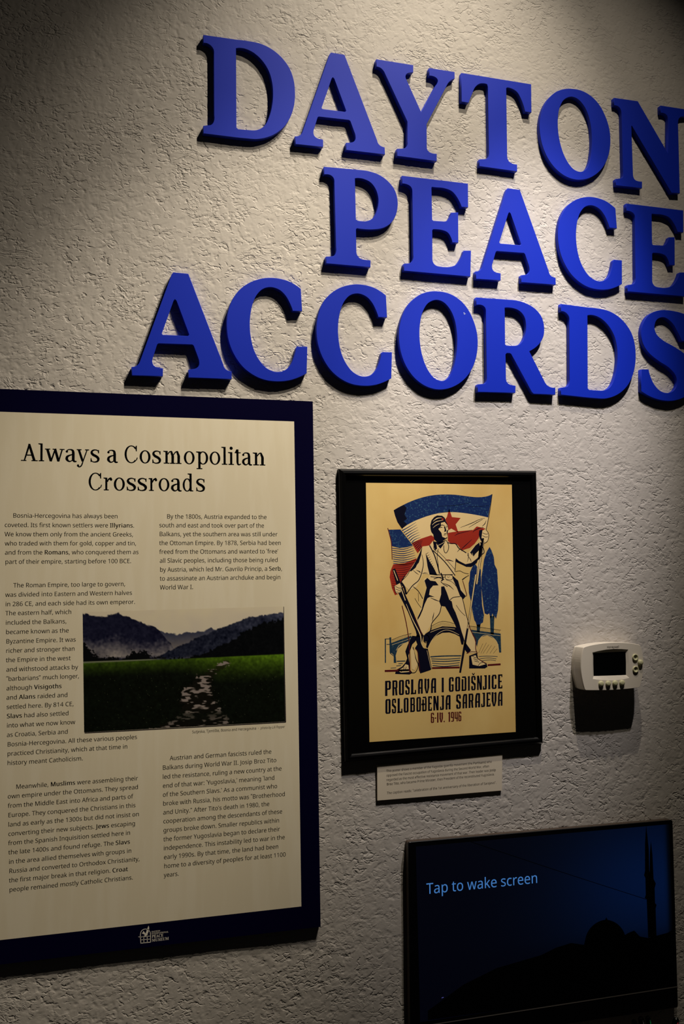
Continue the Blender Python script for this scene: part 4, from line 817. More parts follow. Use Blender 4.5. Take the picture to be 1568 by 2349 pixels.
f.brush([(970, 575, 3), (1100, 525, 8), (1190, 482, 6), (1262, 462, 3)]).brush([(1070, 575, 3), (1160, 520, 7), (1235, 478, 4)]).brush([(1278, 490, 3), (1262, 530, 9), (1230, 560, 4)]).brush([(1105, 605, 3), (1040, 625, 6), (940, 650, 8), (900, 675, 3)])
f.brush([(1250, 572, 3), (1180, 590, 10), (1130, 618, 6), (1120, 635, 3)]).brush([(1105, 720, 4), (1030, 790, 9), (985, 830, 6)]).brush([(700, 320, 3), (900, 312, 6), (1090, 275, 3)]).brush([(1060, 325, 3), (1200, 322, 5), (1310, 312, 3)])
f.brush([(1349, 176), (1318, 400), (1278, 600)], 8)
f.link('printed_flag_lines', M_PNAVY, poster)
# layer 3: figure
f = U(3)
f.poly([(512, 805), (600, 790), (640, 735), (700, 790), (800, 722), (852, 765), (912, 772), (952, 830), (1000, 852), (1060, 880), (1150, 785), (1200, 750), (1205, 700), (1200, 620), (1280, 598), (1308, 660), (1296, 735), (1250, 770), (1250, 870), (1200, 950), (1100, 1045), (1040, 1045), (918, 978), (908, 1110), (880, 1200), (940, 1330), (560, 1330), (600, 1140), (525, 1130), (490, 1200), (440, 1290), (360, 1330), (262, 1245), (278, 1205), (360, 1090), (440, 970), (482, 880)])
f.poly([(1190, 840), (1235, 700), (1252, 705), (1172, 1254), (1152, 1254)])
Flat(UO, US, AT+.00007).poly([U_L(*p) for p in [(575, 30), (940, 30), (1055, 240), (1012, 262), (1050, 430), (1090, 600), (1165, 780), (1180, 900), (1080, 900), (1030, 745), (930, 430), (860, 330), (800, 345), (765, 355), (745, 440), (655, 560), (570, 695), (545, 690), (480, 520), (560, 300), (600, 140), (560, 60)]]).link('printed_legs', M_PCRM, poster)
f.link('printed_figure', M_PCRM, poster)
f = U(4)
# head, cap and neck
f.poly([(613, 600), (608, 550), (622, 490), (655, 450), (690, 431), (750, 434), (782, 460), (795, 500), (818, 545), (825, 590), (816, 640), (812, 700), (760, 735), (720, 765), (690, 750), (655, 715), (645, 660), (622, 630)])
f.poly([(640, 740), (700, 752), (770, 735), (800, 722), (770, 775), (730, 830), (705, 800), (680, 760), (690, 830), (665, 850), (650, 800)])
f.poly([(512, 805), (482, 880), (440, 970), (400, 1040), (355, 1098), (380, 1100), (430, 1060), (470, 1000), (500, 900)])
f.poly([(552, 880), (600, 980), (650, 1060), (695, 1150), (600, 1140), (575, 1040)])
for k in range(9): f.brush([(562+k*11, 890+k*26, 7), (590+k*10, 872+k*26, 2)], 5)
f.brush([(600, 790), (655, 900), (690, 1010), (720, 1130)], 13).brush([(640, 850), (780, 985), (905, 1150)], 11).brush([(690, 850), (800, 960), (905, 1080)], 5).brush([(705, 830), (690, 920), (702, 1010), (712, 1110)], 7)
f.brush([(785, 968, 4), (830, 966, 13), (885, 982, 4)]).brush([(770, 790), (772, 850), (795, 882), (822, 845), (828, 790), (800, 728)], 8).brush([(655, 765), (652, 830), (685, 862)], 7)
f.brush([(815, 755), (860, 768), (912, 772), (948, 822), (1000, 855), (1040, 880)], 11).brush([(930, 870, 3), (965, 835, 10), (990, 860, 3)]).brush([(915, 955), (910, 1040), (903, 1105)], 8).brush([(1060, 880, 10), (1065, 940, 7), (1050, 990, 2)]).brush([(1050, 900, 3), (1090, 960, 8), (1100, 990, 3)])
f.poly([(912, 940), (950, 975), (1030, 1015), (1100, 1000), (1170, 945), (1200, 905), (1165, 1000), (1100, 1048), (1040, 1046), (920, 988)])
f.poly([(1085, 875), (1150, 790), (1195, 755), (1205, 800), (1190, 850), (1150, 890), (1125, 925)])
f.poly([(1195, 610), (1235, 598), (1228, 650), (1222, 700), (1245, 720), (1215, 740), (1200, 700), (1190, 660)])
f.brush([(1235, 640), (1275, 655), (1300, 650)], 6).brush([(1232, 672), (1270, 690), (1298, 685)], 6).brush([(1275, 600), (1308, 655), (1296, 735), (1255, 765)], 7).brush([(1205, 750), (1245, 830), (1250, 880), (1205, 905)], 10)
f.brush([(1238, 740), (1195, 980), (1155, 1254)], 6).brush([(1254, 740), (1215, 980), (1176, 1254)], 6)
# belt, pouch, skirt of the jacket
f.brush([(600, 1130), (700, 1142), (880, 1140)], 10).brush([(610, 1165), (700, 1172), (790, 1170)], 8).brush([(790, 1140), (870, 1150), (866, 1200), (792, 1192), (790, 1140)], 6).brush([(735, 1120), (760, 1190), (740, 1215)], 16).brush([(810, 1160), (825, 1175), (840, 1160)], 4)
f.brush([(910, 1105), (962, 1095), (1010, 1118), (1070, 1132)], 5).brush([(1072, 1150), (1030, 1170), (988, 1200)], 5)
f.brush([(440, 1085, 3), (480, 1105, 12), (490, 1120, 3)]).brush([(400, 1085, 3), (440, 1120, 8), (470, 1140, 3)]).brush([(510, 900, 5), (525, 1010, 8), (505, 1120, 10), (480, 1190, 7)]).brush([(360, 1098, 8), (330, 1150, 6), (270, 1212, 8)]).brush([(512, 1130, 3), (540, 1120, 8), (580, 1125, 3)])
f.link('printed_figure_shading', M_PNAVY, poster)
f = U(5)
f.poly([(735, 520), (780, 508), (812, 548), (823, 600), (806, 612), (804, 640), (813, 688), (790, 703), (752, 686), (742, 640), (705, 594), (722, 578), (738, 556)])
f.brush([(640, 500, 3), (690, 465, 12), (745, 458, 4)]).brush([(630, 545, 3), (680, 505, 9), (760, 488, 4)]).brush([(640, 580, 3), (680, 548, 6), (720, 530, 3)]).brush([(700, 790), (745, 770), (790, 738)], 5).brush([(470, 1000, 3), (450, 1030, 9), (430, 1080, 3)])
f.brush([(1110, 880, 3), (1130, 930, 6), (1170, 880, 3)])
f.link('printed_face', M_PCRM, poster)
f = U(5); f.poly([(752, 455), (760, 468), (775, 468), (764, 478), (768, 492), (756, 484), (744, 490), (748, 476), (738, 466), (750, 466)]).brush([(772, 655), (800, 648)], 9).brush([(795, 962), (835, 962)], 5).link('printed_red_details', M_PRED, poster)
f = U(6); f.brush([(722, 582, 3), (738, 572, 9), (756, 574, 4)]).brush([(730, 556, 4), (750, 545, 9), (784, 556, 5)]).brush([(792, 562, 3), (802, 558, 8), (814, 566, 4)]).poly([(770, 566), (784, 560), (800, 602), (799, 622), (774, 628), (781, 600)]).brush([(795, 574), (808, 576)], 7).brush([(766, 668), (796, 664)], 5).link('printed_figure_lines', M_PNAVY, poster)
# legs and lower drawing
f = Lw(4)
f.poly([(572, 60), (605, 28), (640, 60), (700, 68), (735, 115), (672, 118), (636, 160), (625, 225), (690, 250), (640, 248), (608, 262), (575, 330), (552, 400), (522, 470), (490, 522), (492, 490), (540, 390), (568, 255), (598, 140)])
f.poly([(765, 130), (800, 125), (832, 200), (862, 288), (888, 300), (902, 370), (932, 430), (972, 540), (1002, 650), (1032, 740), (1022, 802), (1000, 800), (975, 690), (922, 560), (852, 430), (812, 360), (762, 352), (742, 300), (765, 220)])
f.poly([(895, 0), (962, 60), (992, 170), (1052, 240), (1022, 275), (985, 240), (950, 150), (905, 50)])
f.brush([(640, 258, 4), (700, 285, 10), (745, 300, 4)]).brush([(862, 292), (905, 256), (985, 245)], 8).brush([(790, 90, 4), (860, 120, 10), (910, 165, 3)]).brush([(760, 70), (790, 100), (840, 130)], 8).brush([(680, 40), (740, 25), (800, 50)], 9).brush([(820, 50), (890, 75), (940, 125)], 5)
f.brush([(768, 350), (745, 440), (690, 510), (655, 560), (640, 640), (572, 695)], 9).brush([(682, 430, 3), (672, 480, 10), (662, 530, 4)]).brush([(940, 345), (985, 410), (1045, 470)], 5).brush([(1010, 260), (1028, 330), (1050, 430), (1075, 520)], 8)
f.brush([(440, 130), (500, 180), (552, 270)], 7).brush([(500, 200), (505, 300)], 4).brush([(460, 265), (500, 330), (535, 375)], 4).brush([(1080, 0), (1040, 30), (1010, 55)], 5)
f.brush([(1072, 615, 22), (1030, 860, 26), (985, 1128, 22)])
f.poly([(1030, 745), (1062, 800), (1112, 868), (1075, 908), (1042, 862)])
f.brush([(300, 80), (335, 130), (360, 215)], 22).brush([(360, 220), (430, 122), (500, 62), (530, 0)], 10).brush([(300, 75), (345, 0)], 9)
# rifle
f.poly([(200, -70), (232, -80), (285, 60), (345, 210), (440, 420), (535, 650), (560, 695), (490, 720), (470, 640), (380, 420), (275, 215), (250, 120)])
f.poly([(480, 690), (545, 690), (560, 700), (540, 785), (565, 845), (612, 852), (656, 1080), (640, 1098), (525, 1136), (508, 1100), (490, 880), (462, 842), (490, 800), (468, 740)])
# boots
f.poly([(232, 1142), (240, 1098), (312, 1058), (352, 1010), (372, 960), (350, 880), (380, 800), (430, 700), (482, 705), (470, 760), (430, 800), (410, 860), (385, 930), (410, 1100), (432, 1130), (400, 1148)])
f.poly([(1090, 932), (1182, 898), (1192, 962), (1292, 1022), (1302, 1060), (1272, 1078), (1090, 1078)])
f.brush([(440, 830), (470, 960), (500, 1040), (470, 1120), (420, 1130)], 8)
f.link('printed_figure_shading', M_PNAVY, poster)
f = Lw(5)
f.poly([(1112, 942), (1165, 925), (1182, 965), (1282, 1030), (1205, 1052), (1130, 1035)]).poly([(262, 1105), (325, 1068), (352, 1030), (385, 1040), (395, 1120), (300, 1128)]).poly([(412, 870), (425, 840), (450, 870), (465, 960), (490, 1030), (455, 1100), (425, 1085)])
f.poly([(1085, -60), (1062, 618), (1078, 618), (1102, -60)] if False else [(1158, -10), (1176, -10), (1082, 615), (1065, 615)])
f.brush([(215, -60, 8), (262, 60, 8)]).brush([(300, 150, 9), (350, 290, 9)]).brush([(360, 330, 4), (430, 500, 9), (520, 680, 12), (535, 780, 8), (560, 838, 5)]).brush([(600, 870, 4), (648, 1080, 4)]).poly([(222, 125), (288, 88), (306, 140), (298, 195), (250, 212), (235, 180)])
f.link('printed_highlights', M_PCRM, poster)
f = Lw(6)
f.brush([(235, 128), (280, 148), (300, 140)], 6).brush([(240, 158), (275, 172), (298, 170)], 6).brush([(246, 190), (270, 196), (298, 190)], 5).brush([(222, 120), (232, 180), (250, 212)], 6).brush([(1130, 940), (1175, 958)], 6).brush([(1140, 965), (1192, 985)], 6).brush([(1150, 990), (1205, 1006)], 6).brush([(1195, 1050), (1215, 1020), (1250, 1008)], 6).brush([(300, 1120), (330, 1090), (335, 1062)], 6).brush([(345, 1110), (360, 1060)], 6)
f.brush([(1176, -8), (1083, 615)], 5).brush([(1158, -8), (1066, 615)], 5).link('printed_figure_lines', M_PNAVY, poster)
f = Lw(5)
f.brush([(312, 350), (362, 560), (395, 800), (405, 1130)], 9).brush([(1075, 520), (1098, 610), (1135, 690), (1165, 750), (1165, 850), (1185, 905)], 9).brush([(1060, 905), (1110, 885), (1182, 888)], 7).brush([(1200, 965), (1240, 1000), (1290, 1020)], 6)
f.brush([(112, 1108), (240, 1104), (400, 1098)], 22).brush([(660, 1074), (980, 1066)], 20).brush([(1305, 1040), (1455, 1030)], 20).brush([(455, 470), (545, 690)], 5).brush([(465, 850), (495, 900), (520, 1120)], 5).brush([(1015, 60), (1058, 210), (1055, 242)], 7)
f.link('printed_maroon_lines', M_PMAR, poster)
# stylised condensed lettering
def slab(*r): return [[(a, b), (c, b), (c, d), (a, d)] for a, b, c, d in r]
OO = [(0, .1), (0, .9), (.14, 1), (.86, 1), (1, .9), (1, .1), (.86, 0), (.14, 0)]
OH = [(.4, .1), (.4, .9), (.6, .9), (.6, .1)]
SS = slab((0, .54, .4, .93), (.1, .9, .9, 1), (.62, .7, 1, .93), (.62, .07, 1, .47), (.1, 0, .9, .1), (0, .07, .4, .3))+[[(0, .6), (.4, .64), (1, .44), (1, .36), (.6, .36), (0, .54)]]
PP = slab((0, 0, .4, 1), (.3, .9, .88, 1), (.3, .4, .88, .5), (.62, .46, 1, .94))
PL = {'P': PP, 'R': slab((0, 0, .4, 1), (.3, .9, .88, 1), (.3, .45, .88, .54), (.62, .5, 1, .94))+[[(.5, .48), (.9, .48), (1, 0), (.62, 0)]],
 'S': SS, '\u0160': SS+[[(.15, 1.2), (.35, 1.2), (.5, 1.12), (.65, 1.2), (.85, 1.2), (.6, 1.04), (.4, 1.04)]], 'L': slab((.05, 0, .48, 1), (0, 0, 1, .1), (.75, 0, 1, .28)),
 'A': slab((.62, 0, 1, .95), (.05, 0, .42, .62), (.3, .34, .7, .43))+[[(.05, .6), (.42, .6), (.5, .85), (.62, .9), (1, .95), (.85, 1), (.3, 1), (.12, .86)]],
 'V': slab((0, .35, .4, 1))+[[(0, .4), (.4, .4), (.5, .12), (.6, .4), (1, .4), (.7, 0), (.3, 0)], [(.6, .4), (1, .4), (1, .95), (.85, 1), (.35, .9), (.6, .88)]],
 'I': slab((0, 0, 1, 1)), 'C': slab((0, .08, .42, .92), (.12, .9, .9, 1), (.12, 0, .9, .1), (.64, .7, 1, .94), (.64, .06, 1, .3)),
 'G': slab((0, .08, .42, .92), (.12, .9, .9, 1), (.12, 0, .9, .1), (.64, .7, 1, .94), (.64, .06, 1, .5), (.5, .42, 1, .5)),
 'D': slab((.62, .06, 1, .9), (0, 0, .9, .1), (.1, .9, .88, 1), (0, 0, .38, .82)), 'E': slab((0, 0, .45, 1), (.3, .9, 1, 1), (.3, .45, .85, .55), (.3, 0, 1, .1), (.75, 0, 1, .22), (.75, .8, 1, 1)),
 'N': slab((0, 0, .34, 1), (.66, 0, 1, 1))+[[(.1, 1), (.4, 1), (.9, 0), (.6, 0)]], 'J': slab((.5, .06, .98, 1), (0, 0, .88, .1), (0, 0, .3, .24), (.3, .92, .98, 1)),
 'B': slab((0, 0, .4, 1), (.3, .9, .88, 1), (.3, .47, .88, .56), (.3, 0, .88, .1), (.62, .53, .96, .94), (.62, .06, 1, .5)), '-': slab((0, .4, 1, .52)), '.': slab((0, 0, 1, .14)), '1': slab((.3, 0, 1, 1), (0, .85, .5, .95)),
 '9': slab((0, .42, .38, .93), (.1, .9, .9, 1), (.62, .07, 1, .93), (.1, .38, .8, .47), (.1, 0, .9, .1)), '4': slab((0, .35, .36, 1), (0, .28, 1, .38), (.6, 0, .96, 1)), '6': slab((0, .07, .38, .93), (.1, .9, .9, 1), (.62, .07, 1, .53), (.2, .5, .9, .59), (.1, 0, .9, .1), (.64, .76, 1, .93))}
PL['\u0110'] = PL['D']+slab((-.2, .42, .6, .54))
def poster_line(row, top, base, m):
    """row: (char, x0, x1); top/base: (x, y, x, y) lines in crop coordinates"""
    f = Flat((760, 1400), 3.136, AT)
    ly = lambda l, x: l[1]+(l[3]-l[1])*(x-l[0])/(l[2]-l[0])
    for ch, a, b in row:
        P = lambda x, y: (a+(b-a)*x, ly(base, a+(b-a)*x)*(1-y)+ly(top, a+(b-a)*x)*y)
        if ch == 'O': f.poly([P(*p) for p in OO], [P(*p) for p in OH])
        else:
            for q in PL[ch]: f.poly([P(*p) for p in q])
    f.link('printed_lettering', m, poster)
poster_line([('P', 385, 427), ('R', 437, 474), ('O', 484, 521), ('S', 530, 562), ('L', 570, 608), ('A', 620, 656), ('V', 668, 703), ('A', 713, 752), ('I', 792, 807), ('G', 843, 878), ('O', 889, 925), ('D', 935, 970), ('I', 981, 994), ('\u0160', 1004, 1036), ('N', 1046, 1081), ('J', 1088, 1117), ('I', 1127, 1141), ('C', 1151, 1186), ('E', 1197, 1228)], (385, 508, 1228, 460), (385, 617, 1228, 562), M_PNAVY)
poster_line([('O', 387, 425), ('S', 434, 464), ('L', 473, 510), ('O', 519, 554), ('B', 566, 600), ('O', 610, 643), ('\u0110', 652, 684), ('E', 694, 722), ('N', 732, 770), ('J', 780, 809), ('A', 818, 856), ('S', 896, 930), ('A', 940, 975), ('R', 985, 1020), ('A', 1030, 1068), ('J', 1076, 1104), ('E', 1114, 1143), ('V', 1151, 1186), ('A', 1195, 1229)], (385, 640, 1228, 584), (385, 746, 1228, 686), M_PNAVY)
poster_line([('6', 714, 737), ('-', 742, 753), ('I', 759, 769), ('V', 776, 801), ('.', 806, 814), ('1', 838, 852), ('9', 858, 880), ('4', 885, 908), ('6', 912, 933)], (710, 738, 935, 728), (710, 811, 935, 797), M_PMAR)

# ------------------------------------------------------------------ caption card below the frame
M_CARD = mat('card_white', (222, 209, 184), .6, .25)
M_CINK = mat('card_ink', (24, 22, 20), .8, .05)
CT = .0042; o = (850, 1700); s = 4.9
cc = [W(o[0]+a/s, o[1]+b/s, CT) for a, b in ((72, 270), (1477, 147), (1473, 555), (75, 668))]
card = tag(empty('caption_card', ((cc[2].x+cc[3].x)/2, 0, cc[3].z)), 'small white caption card with five lines of text under the poster', 'caption card')
quad_board('card', cc, CT, .0011, M_CARD, card)
tz = (cc[1].z-cc[0].z)/(cc[1].x-cc[0].x)
acc = ([], [])
for t, a, b, c, e in (('This poster shows a member of the Yugoslav guerilla movement (the *_Partisans_*) who', 175, 350, 1360, 0), ('opposed the Fascist occupation of Yugoslavia during the Second World War, often', 175, 400, 1330, 0), ('regarded as the most effective resistance movement of that war. Their leader was *Josip*', 175, 450, 1405, 0), ('*Broz Tito*, who became Prime Minister, then President of the reconstituted Yugoslavia.', 178, 499, 1392, 0), ('The caption reads: \u201ccelebration of the 1st anniversary of the liberation of Sarajevo\u201d.', 180, 598, 1412, 0)):
    text_line(acc, t.replace('*_', '*').replace('_*', '*'), o[0]+a/s, o[1]+b/s, o[0]+c/s, 5.6, CT+.00005, tilt=tz)
part('printed_text', acc[0], acc[1], M_CINK, card)

# ------------------------------------------------------------------ thermostat
M_PLAS = mat('ivory_plastic', (222, 212, 192), .38, .45)
M_BTN = mat('beige_rubber', (196, 192, 148), .5, .4)
M_LCD = mat('dark_lcd', (4, 5, 5), .15, .5)
M_DPR = mat('dark_print', (60, 54, 48), .6, .2)
TO, TS, TD = (1300, 1460), 7.84, .038
def tw(x, y, t=TD): return W(TO[0]+x/TS, TO[1]+y/TS, t)
outl = [(305, 192), (420, 158, 1), (640, 122, 1), (850, 106, 1), (1060, 112, 1), (1200, 128, 1), (1300, 148), (1318, 158), (1350, 250, 1), (1372, 360, 1), (1380, 490, 1), (1374, 620, 1), (1352, 760, 1), (1318, 900), (1300, 916), (1150, 938, 1), (960, 955, 1), (780, 966, 1), (560, 970, 1), (400, 970, 1), (330, 968), (312, 950), (275, 800, 1), (252, 660, 1), (245, 560, 1), (250, 420, 1), (268, 300, 1), (292, 205)]
front = [tw(x, y) for x, y in cat_rom(outl, 3)]
cx = sum(p.x for p in front)/len(front); cz = sum(p.z for p in front)/len(front)
def ring_at(k, t, e=0): return [Vector((cx+(p.x-cx)*k, -t, cz+(p.z-cz)*k)) for p in front]
th = tag(empty('thermostat', (cx, 0, min(p.z for p in front))), 'cream wall thermostat with dark display and round buttons', 'thermostat')
V, F = loft([ring_at(.985, .0011), ring_at(.985, .006)], True, True)
part('wall_plate', V, F, M_PLAS, th)
win = [(455, 288), (560, 262), (700, 236), (850, 224), (980, 226), (1100, 236), (1112, 480), (1120, 745), (1020, 768), (900, 784), (800, 790), (650, 785), (540, 776), (462, 765), (455, 520)]
wfront = [tw(x, y) for x, y in win]
# body: lofted shell with the front face pierced for the display recess
rings = [ring_at(.975, .0066), ring_at(.99, .0076), ring_at(1.0, .016), ring_at(1.0, TD-.003), ring_at(.994, TD-.0008), ring_at(.985, TD)]
V, F = loft(rings, True, False)
fv, ff = tess([ring_at(.985, TD), wfront]); b = len(V); V += fv; F += [tuple(b+i for i in q) for q in ff]
lcd = [(470, 300), (760, 286), (1052, 272), (1055, 480), (1057, 690), (760, 700), (480, 708), (475, 500)]
# walls of the recess: sloped frame down to the display
def resample(poly, n):
    P = [np.array(p[:2], float) for p in poly]; P.append(P[0]); d = [0]
    for i in range(1, len(P)): d.append(d[-1]+np.hypot(*(P[i]-P[i-1])))
    return P, d
wi = [tw(x, y) for x, y in win]
def near_lcd(x, y):
    u = (x-455)/(1110-455); v = (y-(288-(52*u if u < 1 else 52)))/500
    u = min(max(u, 0), 1)
    yt = 300-28*u; yb = 708-18*u; v = 0 if y < 400 else (1 if y > 650 else .48)
    return (472+u*583, yt+(yb-yt)*v)
wl = [tw(*near_lcd(x, y), t=TD-.0035) for x, y in win]
b = len(V); n = len(win); V += wi+wl; F += [(b+i, b+(i+1) % n, b+n+(i+1) % n, b+n+i) for i in range(n)]
part('housing', V, F, M_PLAS, th)
V = [tw(x, y, TD-.0033) for x, y in [(466, 296), (1056, 268), (1061, 694), (476, 712)]]
part('display', V, [(0, 1, 2, 3)], M_LCD, th)
def button(x, y, r, hgt, ring=False):
    c = tw(x, y); R = (tw(x+r, y)-c).length/.93
    prof = [(1, -.001), (1, hgt*.45), (.94, hgt*.75), (.78, hgt*.95), (.5, hgt*1.07), (.2, hgt*1.11), (.02, hgt*1.12)] if not ring else [(1, -.001), (1, hgt*.8), (.9, hgt), (.72, hgt*.95), (.58, hgt*.35), (.03, hgt*.3)]
    rings = [[Vector((c.x+R*k*math.cos(a), c.y-z, c.z+R*k*math.sin(a))) for a in np.linspace(0, 2*math.pi, 25)[:-1]] for k, z in prof]
    V, F = loft(rings, True, True); return part('button', V, F, M_BTN, th, True), c, R
for x, y in ((607, 850), (733, 847), (858, 840), (983, 833)): button(x, y, 41, .0042)
for x, y, dr in ((1220, 375, 1), (1226, 592, -1)):
    bt, c, R = button(x, y, 47, .0028, True)
    q = R*.34; V = [Vector((c.x-q, c.y-.0012, c.z-q*.7*dr)), Vector((c.x+q, c.y-.0012, c.z-q*.7*dr)), Vector((c.x, c.y-.0012, c.z+q*.8*dr))]
    part('arrow_mark', [v-th.location*0 for v in V], [(0, 1, 2)], M_DPR, th)
button(1310, 468, 40, .005)
acc = ([], [])
text_line(acc, 'Honeywell', TO[0]+718/TS, TO[1]+212/TS, TO[0]+936/TS, 5.0, TD+.0002)
part('printed_name', acc[0], acc[1], M_DPR, th)

# ------------------------------------------------------------------ touch screen
M_BEZ = mat('black_bezel_glass', (5, 5, 7), .35, .3)
M_CASE = mat('brown_black_case', (74, 62, 52), .5, .3)
M_SEAM = mat('grey_seam', (120, 114, 108), .5, .3)
ST = .017
sc4 = [W(936, 1932, ST), W(1542, 1881, ST), W(1554.5, 2311, ST)]
sc4.append(Vector((sc4[0].x+(sc4[2].x-sc4[1].x), -ST, sc4[0].z+(sc4[2].z-sc4[1].z))))
mon = tag(empty('touch_screen_monitor', ((sc4[2].x+sc4[3].x)/2, 0, sc4[3].z)), 'black touch screen monitor on the wall showing a dark blue idle screen', 'monitor')
def rounded(c4, r, t, grow=0.0):
    ctr = sum(c4, Vector())/4; out = []
    for i in range(4):
        p = Vector((c4[i].x, -t, c4[i].z)); a = (c4[i-1]-c4[i]); b = (c4[(i+1) % 4]-c4[i]); a.y = b.y = 0; a.normalize(); b.normalize()
        p = p-(a+b)*grow
        c = p+(a+b)*r
        for k in range(5):
            w = k/4*math.pi/2; out.append(c-b*r*math.cos(w)*1.0-a*r*math.sin(w) if True else c)
    return out
def rr(c4, r, t, grow=0.0):
    out = []
    for i in range(4):
        a = (c4[i-1]-c4[i]); b = (c4[(i+1) % 4]-c4[i]); a.y = b.y = 0; a.normalize(); b.normalize()
        c = Vector((c4[i].x, -t, c4[i].z))-(a+b)*grow+(a+b)*r
        for k in range(5):
            w = k/4*math.pi/2
            out.append(c-b*r*math.cos(w)-a*r*math.sin(w))
    return out
V, F = loft([rr(sc4, .004, .0012, 0), rr(sc4, .004, ST-.0035, 0)])
part('case', V, F, M_CASE, mon)
V, F = loft([rr(sc4, .004, ST-.0036, 0), rr(sc4, .004, ST-.0006, 0), rr(sc4, .0036, ST, -.0006)])
part('front_glass', V, F, M_BEZ, mon)
D0, D1, D2, D3 = W(953, 1942, ST), W(1535, 1890.5, ST), W(1546, 2258, ST), W(963, 2345, ST)
def screen_img(U, V):
    g = np.exp(-(((U-.93)/.42)**2+((V-.34)/.48)**2))*np.clip(1-np.clip(V-.62, 0, 1)*4, 0, 1)
    side = np.clip((.995-U)/.02, 0, 1)
    return np.stack([1+2*g, 2+17*g, 9+40*g*1.05], -1)*side[..., None]+np.array([0, 0, 1.])
M_DISP = mat('lit_display', (2, 2, 3), .3, .3, attr='print', emit=(None, .85))
painted_grid('display', [D0, D1, D2, D3], 90, 60, screen_img, M_DISP, mon, ST+.0003)
M_SIL = mat('display_black', (1, 1, 2), .4, .2)
f = Flat((900, 1850), 2.347, ST+.0005)
f.poly([(960, 735), (1030, 745), (1038, 710), (1048, 680, 1), (1070, 648, 1), (1105, 622, 1), (1144, 610), (1150, 596), (1156, 610), (1200, 626, 1), (1232, 656, 1), (1250, 692), (1270, 680), (1300, 668), (1330, 700), (1375, 708), (1480, 680), (1512, 660), (1515, 968), (190, 1150), (190, 1100), (380, 960), (560, 870), (800, 800), (880, 760)])
f.poly([(1364, 98), (1372, 170), (1378, 230), (1381, 345), (1386, 372), (1384, 480), (1390, 700), (1375, 708), (1367, 500), (1357, 492), (1362, 476), (1360, 385), (1353, 370), (1358, 348), (1358, 200)])
f.poly([(1390, 185), (1398, 260), (1404, 390), (1416, 415), (1410, 440), (1412, 520), (1420, 530), (1415, 550), (1420, 705), (1386, 710), (1382, 400), (1384, 250)])
f.link('screen_silhouette', M_SIL, mon)
f = Flat((900, 1850), 2.347, ST+.0004); f.brush([(420, 190), (900, 350), (1365, 500)], 3).link('screen_cable_line', M_SIL, mon)
acc = ([], []); tz = (sc4[1].z-sc4[0].z)/(sc4[1].x-sc4[0].x)
text_line(acc, 'Tap to wake screen', 900+182/2.347, 1850+472/2.347, 900+783/2.347, 24.5, ST+.0006, tilt=tz, light=True)
part('screen_text', acc[0], acc[1], mat('screen_text_light', (10, 20, 40), .4, .1, emit=((78, 140, 215), .62)), mon)
Flat((0, 0), 1, ST+.0004).brush([(940, 2358.1), (1002, 2348.5), (1553, 2263.3)], 2.2).link('bezel_seam', M_SEAM, mon)
Flat((920, 2200), 7.84, ST+.0006).brush([(725, 700), (760, 688)], 12).link('screen_dot', mat('screen_dot_light', (20, 30, 60), .4, .1, emit=((90, 90, 170), .6)), mon)

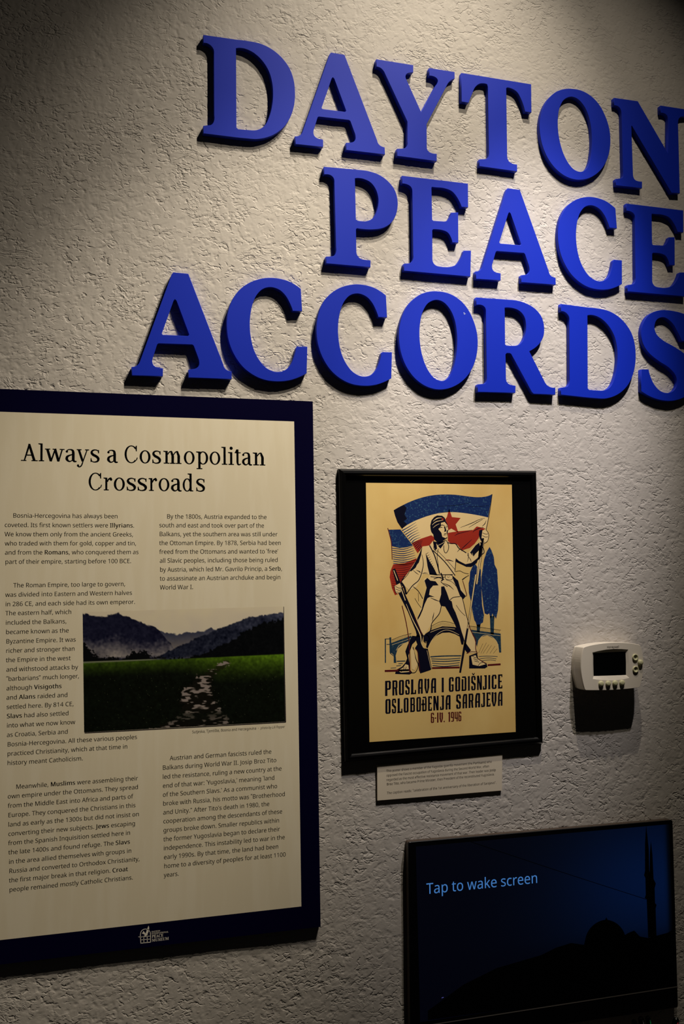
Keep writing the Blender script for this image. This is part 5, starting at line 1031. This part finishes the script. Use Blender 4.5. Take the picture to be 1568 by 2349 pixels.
# ------------------------------------------------------------------ pens in a cup under the screen
M_PEN = mat('black_pen_barrel', (5, 5, 6), .18, .5)
M_CUP = mat('black_cup', (10, 10, 11), .4, .4)
PD = .075
def tube(path, radii, n=14):
    rings = []
    for i, p in enumerate(path):
        d = (path[min(i+1, len(path)-1)]-path[max(i-1, 0)]).normalized(); a = d.cross(Vector((0, 1, 0))).normalized(); b = d.cross(a)
        rings.append([p+(a*math.cos(w)+b*math.sin(w))*radii[i] for w in np.linspace(0, 2*math.pi, n+1)[:-1]])
    return loft(rings)
foot = W(1502, 2480, PD)
def pen(px, py, r, clip_col, label, lean, strength=.0, clip_off=0.0):
    top = W(px, py, PD); d = (foot+Vector((lean, 0, -.02))-top).normalized(); Ln = .135
    root = tag(empty('pen', top+d*Ln), label, 'pen', 'pens standing in the cup under the screen')
    pts = [top+d*t for t in (0, .0012, .004, .01, .05, .1, Ln-.01, Ln)]
    V, F = tube(pts, [r*.25, r*.7, r*.95, r, r, r, r*.9, r*.35]); part('barrel', V, F, M_PEN, root, True)
    if clip_col:
        side = Vector((0, -1, 0)); a = d.cross(side).normalized()
        c0 = top+d*.006+side*(r+.0006)+a*clip_off; pts = [c0+d*t for t in (0, .002, .02, .04)]
        V, F = tube(pts, [.0007, .0011, .0011, .0008], 8)
        part('clip', V, F, clip_col, root, True)
mg = lambda n, c, e: mat(n, c, .3, .6, emit=(c, e) if e else None)
pen(1452.5, 2339, .0052, mg('blue_clip', (24, 24, 110), 0), 'black pen with a blue clip, leftmost in the cup', -.016)
pen(1468.5, 2332, .0058, mg('grey_clip', (150, 150, 150), 0), 'black pen with a grey metal clip beside the blue-clipped pen', -.006)
pen(1485, 2330, .0055, mg('green_clip', (60, 235, 150), 0), 'black pen with a bright green clip in the cup under the screen', .006)
pen(1552, 2334.5, .0062, mg('red_clip', (255, 70, 100), 0), 'black pen with a glossy red clip, rightmost and leaning right', -.004)
rings = []
cupz = foot.z-.035
cupc = Vector((foot.x, -PD, 0))
def circ(r, z): return [Vector((cupc.x+r*math.cos(a), cupc.y+r*math.sin(a), z)) for a in np.linspace(0, 2*math.pi, 33)[:-1]]
V, F = loft([circ(.034, cupz), circ(.037, cupz+.085), circ(.035, cupz+.085), circ(.032, cupz+.003)])
cup = part('pen_cup', V, F, M_CUP, None, True)
tag(cup, 'black cup holding pens below the touch screen', 'cup')
sx = ([], []); box(sx, (cupc.x-.14, -.135, cupz-.019), (cupc.x+.14, -.0013, cupz-.0005))
tag(part('wall_shelf', sx[0], sx[1], M_CASE, None), 'dark narrow wall shelf carrying the pen cup below the screen', 'shelf')
